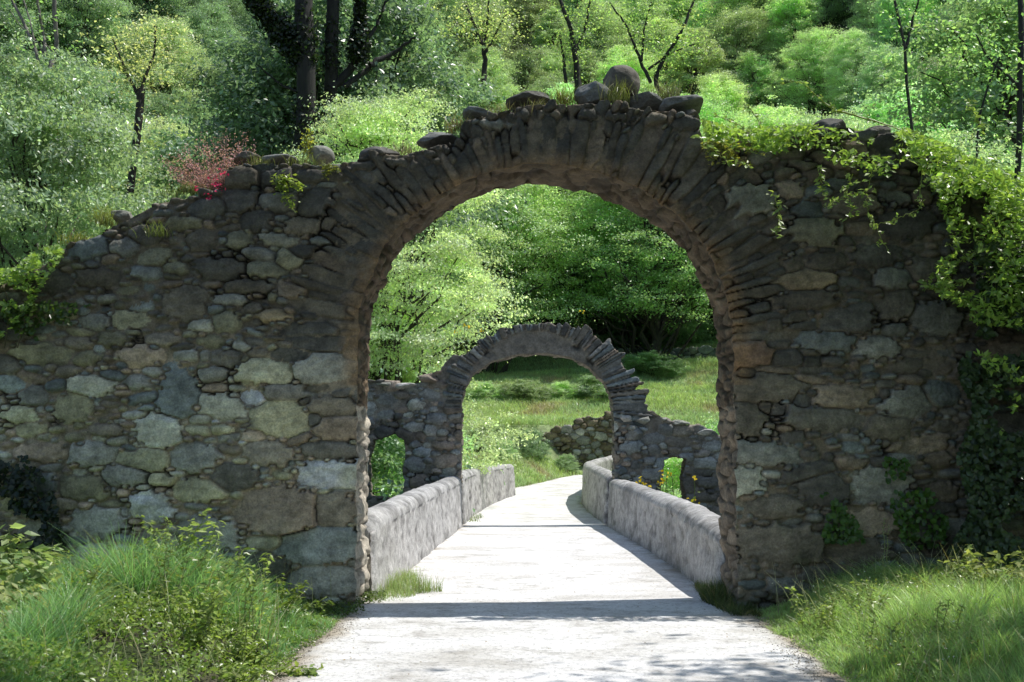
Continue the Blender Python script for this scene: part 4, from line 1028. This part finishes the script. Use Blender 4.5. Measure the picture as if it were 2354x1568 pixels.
weed('leafy weed right of the tallest one, leaning right', G(490, 9.7), [W(560, 1262, 9.6), W(520, 1290, 9.5), W(615, 1275, 9.7), W(580, 1310, 9.4)], .045, LC, 8)
weed('low spreading weed near the foot of the left pier', G(650, 10.4), [W(700, 1340, 10.3), W(755, 1385, 10.2), W(640, 1330, 10.5), W(690, 1370, 10)], .045, (.15, .24, .05), 8)
weed('short leafy weed at the edge of the path, lower left', G(590, 8.4), [W(600, 1475, 8.3), W(560, 1450, 8.4), W(640, 1490, 8.2)], .04, LC, 8)
weed('broad leaved shrub at the left picture edge, taller stems', G(30, 8.4), [W(20, 1215, 8.4), W(75, 1270, 8.3), W(125, 1255, 8.5), W(-30, 1240, 8.4), W(50, 1310, 8.2), W(0, 1280, 8.1), W(110, 1330, 8.3), W(60, 1235, 8.5)], .066, (.28, .39, .19), 8, asp=.6, name='shrub', cat='shrub')
weed('dense pale leaves low at the left picture edge', G(20, 8.0), [W(30, 1370, 7.9), W(90, 1350, 8.0), W(-20, 1340, 8.0), W(60, 1410, 7.7), W(130, 1390, 8.0), W(0, 1420, 7.7), W(110, 1430, 7.7)], .064, (.34, .42, .2), 8, asp=.6, name='shrub', cat='shrub')
weed('thin grassy stalk with dark seed head in front of the right wall', G(2030, 10.9), [W(2032, 1190, 10.9), W(2042, 1205, 10.9)], .022, (.3, .36, .28), 9, asp=.35)
weed('leafy bramble at the lower right picture edge', G(2300, 10.0), [W(2180, 1290, 9.9), W(2230, 1275, 10), W(2290, 1280, 9.8), W(2350, 1268, 10), W(2380, 1300, 9.8), W(2260, 1310, 9.6), W(2340, 1320, 9.5)], .055, (.24, .31, .11), 9, name='bramble', cat='bramble')
weed('second bramble clump just left of the one at the right edge', G(2180, 10.5), [W(2150, 1300, 10.4), W(2110, 1310, 10.5), W(2200, 1320, 10.2), W(2060, 1320, 10.5)], .045, (.2, .28, .09), 8, name='bramble', cat='bramble')
for i, (px, y, lab) in enumerate([(690, 8.05, 'small weed rooted on the path edge, lower left'), (560, 7.75, 'weed clump nearest the camera by the path')]):
    weed(lab, G(px, y), [tuple(np.array(G(px, y))+np.array([dx, RNG.normal()*.05, .08+.05*i])) for dx in (-.14, -.05, .05, .13)], .04, LC, 5)

# many loose weeds through the left verge, a few in the right
for k in range(26):
    px = RNG.uniform(-20, 700); y = RNG.uniform(8.0, 10.8); b = G(px, y); hh_ = RNG.uniform(.25, .62)*(1.1 if 250 < px < 620 else .85)
    weed('leafy loose weed among others in the left verge', b, [(b[0]+RNG.normal()*.13, b[1]+RNG.normal()*.1, b[2]+hh_*RNG.uniform(.75, 1.1)) for _ in range(4)], RNG.uniform(.025, .042), tuple(np.array(LC)*RNG.uniform(.7, 1.1)), 6, group='leafy weeds in the left verge')
for k in range(12):
    px = RNG.uniform(1850, 2340); y = RNG.uniform(8.4, 10.9); b = G(px, y); hh_ = RNG.uniform(.25, .5)
    weed('leafy loose weed among others in the right verge', b, [(b[0]+RNG.normal()*.12, b[1]+RNG.normal()*.1, b[2]+hh_*RNG.uniform(.75, 1.1)) for _ in range(3)], RNG.uniform(.02, .034), tuple(np.array(LC)*RNG.uniform(.7, 1.1)), 6, group='leafy weeds in the right verge')
n_ = 1500; x = RNG.uniform(-5.5, 6.2, n_); y = RNG.uniform(6.4, 11.3, n_); k = (outd(x, y) > .25) & view(x, y); x, y = x[k], y[k]; n_ = len(x)
V, Fc, C = blades(x, y, ground_z(x, y), RNG.uniform(.3, .58, n_), np.full(n_, .006), .5, (.55, .56, .34)); o = mk('grass', V, Fc, M_GRASS, None, C); tag(o, 'long pale flowering grass stalks rising over the verges', 'grass', kind='stuff')
n_ = 3500; y = RNG.uniform(6.8, 27, n_); x = road_c(y)+RNG.uniform(-1, 1, n_)*road_hw(y); k = RNG.uniform(size=n_) < .12+.88*(np.abs(x-road_c(y))/road_hw(y))**4; x, y = x[k], y[k]
V, Fc, C = leaves(np.stack([x, y, road_z(y)+.022], 1), .02, (0, 0, 1), .2, .6, (.26, .21, .13), .4, yellow=.1); o = mk('leaf_litter', V, Fc, M_STONE, None, C); tag(o, 'dry leaf crumbs and specks scattered on the pale path', 'litter', kind='stuff')
# climbing vine over the right wall
def in_poly_px(poly, n_):
    a = np.array(poly, float); X = RNG.uniform(a[:, 0].min(), a[:, 0].max(), n_*3); Y_ = RNG.uniform(a[:, 1].min(), a[:, 1].max(), n_*3)
    k = pip(X, Y_, poly); return X[k][:n_], Y_[k][:n_]
def px_world(X, Yp, Yd):
    u = (X-1176.5)/F; v = (784-Yp)/F; s_ = Yd/(CP-v*SP); return np.stack([u*s_, Yd, CAMH+(SP+v*CP)*s_], 1)
def clumped(poly, n_, y0, y1, sc=.012, thr=-.05, seed=0):
    X, Yp = in_poly_px(poly, n_); k = fbm(X*sc, Yp*sc*1.4, 0, 3, 400+seed) > thr; X, Yp = X[k], Yp[k]
    return px_world(X, Yp, RNG.uniform(y0, y1, len(X)))
vb = W(2200, 1250, 11.3); vine = empty('climbing_vine', vb); tag(vine, 'sunlit green vine spilling over the top and right end of the large wall', 'vine')
P = [clumped([(1612, 275), (1700, 300), (1850, 285), (1950, 300), (2100, 300), (2250, 370), (2353, 430), (2353, 520), (2200, 430), (2080, 380), (1950, 330), (1800, 350), (1700, 350), (1625, 325)], 7500, 11.25, 12.3, seed=1, thr=-.2),
     clumped([(1880, 330), (2230, 400), (2300, 560), (2200, 560), (2130, 420), (2000, 400), (1900, 370)], 900, 11.1, 11.4, seed=2, thr=.05),
     clumped([(2140, 400), (2353, 330), (2480, 400), (2480, 730), (2330, 720), (2260, 640), (2190, 560)], 4200, 10.7, 11.5, seed=3, thr=-.1),
     clumped([(2150, 600), (2250, 560), (2353, 600), (2353, 900), (2300, 1000), (2270, 860), (2160, 690)], 2200, 10.8, 11.35, seed=4, thr=.05)]
P = np.concatenate(P)
leaf_stuff('leaves', None, P, .078, (.26, .42, .10), (0, -.3, .7), .6, .5, parent=vine, local=vb, yellow=.12)
tend = [[(1919, 256), (1880, 215), (1844, 191), (1800, 190)], [(1919, 256), (2010, 270), (2097, 308), (2140, 370), (2175, 430), (2260, 480)], [(1640, 262), (1720, 290), (1800, 330)], [(1720, 240), (1760, 300), (1840, 340)],
        [(2010, 380), (2000, 420), (1985, 470), (2010, 530), (2042, 572)], [(1990, 440), (1930, 452), (1900, 480)], [(2120, 390), (2118, 440), (2115, 480), (2060, 505), (2010, 520)], [(1885, 385), (1893, 420), (1890, 450)],
        [(2235, 585), (2180, 620), (2120, 650)], [(2353, 645), (2280, 620), (2230, 575)], [(2220, 645), (2175, 660), (2120, 665)], [(1775, 440), (1793, 480), (1790, 510), (1780, 545)], [(2130, 655), (2230, 690), (2290, 740)],
        [(2300, 640), (2340, 700), (2353, 760)], [(2180, 560), (2230, 590), (2260, 640)], [(2260, 300), (2235, 240), (2225, 230)], [(1600, 310), (1680, 370), (1720, 380)], [(1960, 400), (1950, 440), (1960, 480), (1935, 510)]]
ps = []; P = []; D = []
for i, tpts in enumerate(tend):
    q = dense(px_path(tpts, 11.12 if i > 3 else 11.7, .08), 26); q[1:-1] += RNG.normal(size=(24, 3))*.006
    ps.append((q, np.linspace(.011 if i in (0, 1) else .005, .0025, 26)))
    for k in range(0, 26):
        if RNG.uniform() < .85:
            a = RNG.uniform(0, 2*pi); d = np.array([cos(a), -.3+.3*sin(a), -.15+.5*sin(a)])
            for _ in range(2): P.append(q[k]+d*.035+RNG.normal(size=3)*.014); D.append(d)
v, f = tubes(ps, 5); mk('stem', v, f, M_LEAF, vine, np.tile([.3, .36, .09], (len(v), 1)), smooth=True, local=vb)
V, Fc, C = leaves(np.array(P), .062, (0, -.7, .6), .5, .5, (.28, .42, .12), .2, dirs=np.array(D)); o = mk('tendril_leaves', V, Fc, M_LEAF, vine, C, local=vb)
# shaded ivy
def ivy(label, polys, n_, size, col, y0=11.28, y1=11.42, thr=0, seed=9):
    P = np.concatenate([clumped(p, n_, y0, y1, .016, thr, seed+i) for i, p in enumerate(polys)]); b = tuple(P[P[:, 2].argmin()])
    return leaf_stuff('ivy', label, P, size, col, (0, -1, .35), .35, .85, cat='ivy')
ivy('dark shaded ivy hanging at the right end of the large wall', [[(2240, 560), (2480, 560), (2480, 1300), (2160, 1300), (2230, 1180), (2200, 1050), (2240, 950), (2200, 850), (2250, 760)]], 9500, .065, (.055, .10, .04), 11.0, 11.42, -.2)
ivy('patch of round leaved ivy low on the right wall', [[(2030, 1055), (2075, 1050), (2130, 1120), (2180, 1180), (2170, 1260), (2080, 1260), (2050, 1180)], [(1850, 1150), (1900, 1130), (1960, 1180), (1990, 1250), (1900, 1250)]], 420, .06, (.07, .16, .03), 11.32, 11.42, -.1)
ivy('dark ivy low on the left end of the large wall', [[(-120, 1030), (60, 1050), (120, 1120), (150, 1260), (90, 1330), (-120, 1330)]], 2600, .06, (.02, .04, .014), 11.2, 11.42, -.1)
ivy('thin ivy shoots on the left wall under the yellow green creeper', [[(0, 700), (120, 690), (210, 700), (180, 740), (60, 790), (0, 790)]], 420, .055, (.06, .12, .02), 11.3, 11.42, 0)
cb = W(30, 800, 11.3); cr_ = empty('creeper', cb); tag(cr_, 'yellow green creeper over the low left end of the large wall', 'vine')
P = np.concatenate([clumped([(-100, 600), (0, 620), (40, 615), (80, 572), (130, 565), (150, 580), (110, 640), (60, 720), (0, 780), (-100, 800)], 4200, 11.1, 11.9, .02, -.3, 20)])
leaf_stuff('leaves', None, P, .06, (.22, .36, .08), (0, -.3, .7), .5, .75, parent=cr_, local=cb, yellow=.08)
v, f = tubes([(dense(px_path(p, 11.35, .05), 14), np.linspace(.008, .003, 14)) for p in ([(40, 800), (60, 700), (100, 620), (140, 575)], [(10, 800), (20, 700), (-10, 620)])], 5)
mk('stem', v, f, M_BARK, cr_, np.tile([.12, .1, .06], (len(v), 1)), smooth=True, local=cb)

# pink shrub
sb = W(505, 440, 11.9); sh_ = empty('pink_shrub', sb); tag(sh_, 'feathery pink flowering shrub growing on the left wall top', 'shrub'); ps = []; P = []
for k in range(70):
    tp = W(RNG.uniform(385, 590), 0, 11.9); px = RNG.uniform(375, 590); lo = np.interp(px, [375, 430, 500, 590], [395, 430, 420, 370]); hi = np.interp(px, [375, 420, 500, 560, 590], [370, 335, 305, 298, 325])
    e_ = W(px, RNG.uniform(hi, lo), RNG.uniform(11.6, 12.2)); q = curve(sb, e_, (0, 0, -.02), 9, RNG, .02); ps.append((q, np.linspace(.004, .0015, 9)))
    for i in range(3, 9):
        m = 8; P.append(q[i]+RNG.normal(size=(m, 3))*.03)
v, f = tubes(ps, 4); mk('twigs', v, f, M_BARK, sh_, np.tile([.25, .14, .12], (len(v), 1)), smooth=True, local=sb)
V, Fc, C = leaves(np.concatenate(P), .02, (0, -.3, .8), .7, .6, (.78, .42, .44), .25, yellow=0); mk('blossom', V, Fc, M_PETAL, sh_, C, local=sb)
rb = W(480, 450, 11.42); rf = empty('red_flowers', rb); tag(rf, 'crimson flowers drooping over the wall edge below the pink shrub', 'flowers')
P = np.concatenate([px_world(RNG.normal(cx, 7, m), RNG.normal(cy, 4, m), RNG.uniform(11.3, 11.6, m)) for cx, cy, m in ((515, 398, 26), (500, 425, 24), (478, 452, 26), (508, 440, 18), (455, 432, 18), (490, 408, 14))])
V, Fc, C = leaves(P[::2], .032, (0, -.6, .7), .5, .7, (.75, .03, .14), .2, yellow=0); mk('petals', V, Fc, M_PETAL, rf, C, local=rb)
v, f = tubes([(dense(px_path(p, 11.45), 8), .003) for p in ([(500, 445), (515, 398)], [(490, 455), (478, 452)], [(480, 445), (455, 432)])], 4); mk('stem', v, f, M_BARK, rf, np.tile([.12, .1, .06], (len(v), 1)), local=rb)

def tuft(label, px, py, Y, n_, h, sp, col, lean=.7, wdt=.006, name='grass_tuft', cat='grass tuft', group=None, dy=.12):
    b = W(px, py, Y); x_ = b[0]+RNG.normal(size=n_)*sp; y_ = Y+RNG.normal(size=n_)*dy; z_ = np.full(n_, b[2]-.02)-.3*np.abs(x_-b[0])**1.5
    V, Fc, C = blades(x_, y_, z_, h*RNG.uniform(.5, 1.1, n_), np.full(n_, wdt), lean, col)
    o = mk(name, V, Fc, M_GRASS, None, C, local=b); tag(o, label, cat, group); return o
for r in [('grass tuft in front of the highest boulder', 1418, 232, 11.55, 150, .24, .07, (.22, .26, .07)), ('feathery tuft right of the highest boulder', 1530, 226, 11.9, 260, .2, .10, (.25, .28, .12)), ('grass tuft left of the squat stone on the arch crown', 1292, 236, 11.9, 220, .2, .08, (.26, .28, .07)),
          ('dry grass beside the slab at the left shoulder of the arch', 1150, 268, 11.7, 160, .16, .12, (.3, .28, .12)), ('dry grass tuft between slab and pillow shaped stone', 1055, 296, 11.7, 160, .14, .08, (.32, .27, .08)),
          ('thin grass on the dark flat stone at the crown', 1240, 250, 11.6, 120, .12, .12, (.2, .22, .08)), ('yellow fern on the sloping left wall top', 243, 512, 11.7, 150, .22, .05, (.34, .4, .08)), ('green fern on the face of the sloping left wall', 365, 540, 11.42, 150, .16, .06, (.22, .28, .06)),
          ('pale grass left of the round cobble', 700, 378, 11.7, 160, .12, .1, (.25, .3, .08)), ('pale grass between the two flat stones on the left wall', 600, 382, 11.6, 160, .12, .06, (.25, .28, .08)),
          ('yellow grass on the wall low at the left', 180, 552, 11.8, 150, .12, .10, (.36, .38, .07)), ('grass along the left wall top below the pink shrub', 430, 440, 11.8, 240, .12, .16, (.24, .3, .07)), ('dry grass on the haunch between the two dark slabs', 930, 348, 11.8, 200, .09, .10, (.3, .27, .14))]:
    tuft(*r)
def droop(label, px, py, pts, lsz, col, Y=11.4, name='wall_weed'):
    b = W(px, py, Y); weed(label, b, [W(p[0], p[1], Y-.06) for p in pts], lsz, col, 7, name=name, cat='weed')
droop('yellow green weed hanging from the left wall below the flat stones', 640, 405, [(655, 435), (690, 440), (672, 470), (680, 490), (700, 432)], .035, (.28, .4, .08))
droop('upright leafy spike beside the pale round cobble', 703, 365, [(706, 295), (700, 310), (710, 320)], .028, (.36, .42, .07), 11.8)
droop('mossy hanging weed right of the pale round cobble', 745, 380, [(760, 400), (780, 395), (750, 410)], .025, (.22, .26, .06))
droop('straggling weed over the stones just right of the arch crown', 1625, 330, [(1640, 380), (1690, 375), (1720, 385), (1660, 350), (1760, 360)], .04, (.3, .33, .08), 11.35)

# yellow flowers
def flowers(label, Y, heads, basepy, col=(.85, .6, .03), sz=.07):
    b = W(heads[0][0], basepy, Y); t = empty('yellow_flowers', b); tag(t, label, 'flowers'); ps = []; P = []
    for hx, hy in heads:
        e_ = W(hx, hy, Y+RNG.normal()*.1); q = curve(W(hx+RNG.normal()*8, basepy, Y), e_, (0, 0, 0), 7, RNG, .02); ps.append((q, .007)); P.append(np.array(e_)+RNG.normal(size=(4, 3))*.03)
    v, f = tubes(ps, 4); mk('stem', v, f, M_LEAF, t, np.tile([.12, .17, .06], (len(v), 1)), local=b)
    V, Fc, C = leaves(np.concatenate(P), sz, (0, -.7, .6), .5, .8, col, .15, yellow=0); mk('petals', V, Fc, M_PETAL, t, C, local=b)
    Q = np.concatenate([q[k]+RNG.normal(size=(3, 3))*.08 for q, _ in ps for k in range(5)]); V, Fc, C = leaves(Q, .09, (0, -.3, .8), .5, .4, (.16, .22, .07), .2); mk('leaves', V, Fc, M_LEAF, t, C, local=b)
flowers('yellow poppies standing above the left shoulder of the smaller arch', 28.6, [(1050, 762), (1068, 748), (1075, 752), (1108, 760)], 850)
flowers('two yellow flowers above the crown of the smaller arch', 40, [(1332, 714), (1341, 716)], 800)
flowers('yellow flowers in front of the small window in the right broken wall', 25.5, [(1518, 1086), (1532, 1090), (1526, 1102), (1540, 1088), (1516, 1110), (1522, 1106)], 1180)
flowers('yellow flowers by the right pier behind the parapet', 25.5, [(1473, 1097), (1480, 1112), (1492, 1118), (1468, 1108)], 1180)
flowers('yellow flowers near the shaded foot of the right broken wall', 22, [(1594, 1100), (1590, 1154), (1584, 1160), (1600, 1158)], 1230)

# shrubs on the slope and behind the smaller arch (px, y, height, kind, tint, label)
for r in [(1205, 68.5, 1.15, (.07, .10, .055), 'dark grey green shrub in the middle of the upper terrace'), (1372, 68.5, 1.4, (.06, .10, .045), 'round green shrub at the right of the upper terrace'), (1290, 69, .9, (.11, .16, .09), 'low pale shrub between the two shrubs on the upper terrace'),
          (1110, 69, 1.0, (.10, .15, .09), 'low pale shrub at the left of the upper terrace'),
          (1110, 56.5, 1.4, (.07, .10, .06), 'grey green shrub on the lower bank, left'), (1215, 56, 1.3, (.05, .09, .035), 'leafy shrub before the tumbled wall'), (1300, 56.8, .8, (.07, .11, .05), 'low shrub at the left foot of the tumbled wall'), (1375, 56.5, .7, (.09, .13, .05), 'low shrub at the right foot of the tumbled wall'), (1160, 54, .9, (.09, .14, .05), 'small shrub at the foot of the lower bank'),
          (1090, 45, .9, (.10, .18, .07), 'leafy shrub behind the short left parapet'), (1040, 36, 1.0, (.12, .2, .09), 'light green shrub just behind the smaller arch, left side'),
          (868, 33, 2.9, (.13, .21, .035), 'bright green bush filling the window in the left broken wall'), (1545, 36, 2.4, (.13, .18, .06), 'bright bush seen through the window in the right broken wall'),
          (1600, 44, 2.3, (.10, .15, .08), 'pale leafy bush behind the right broken wall'), (1690, 46, 2.8, (.09, .15, .06), 'green bush behind the right broken wall near the large pier'),
          (1500, 76, 1.6, (.06, .11, .03), 'low shrub at the top right of the slope'), (1640, 30, 1.2, (.03, .06, .02), 'dark low bush at the foot of the right broken wall')]:
    px, y, h, tint, lab = r
    tree('bush', TP(px, y), y, h, tint, lab, name='shrub', cat='shrub', wide=.55 if px == 868 else 1.5 if y > 60 else 1)
for px, y, h, tint, lab in [(1210, 83, 2.0, (.06, .1, .05), 'dark undergrowth shrub above the smaller arch crown, left'), (1330, 83.5, 2.4, (.07, .11, .06), 'undergrowth shrub with pale flecks above the smaller arch crown'), (1430, 84, 2.2, (.03, .06, .025), 'dark undergrowth shrub above the shaded retaining wall'), (1560, 84, 3.0, (.06, .11, .06), 'leafy shrub above the right end of the shaded retaining wall'), (1120, 83, 2.2, (.05, .09, .04), 'undergrowth shrub at the top left of the slope')]:
    tree('bush', TP(px, y), y, h, tint, lab, name='shrub', cat='shrub')
# tree beside the photographer whose crown throws the shadow on the path
tree('round', 6.2, 5.0, 17, MG, 'tree at the right of the viewer shading the near path', z=.2, rot=1.0, wide=.74)
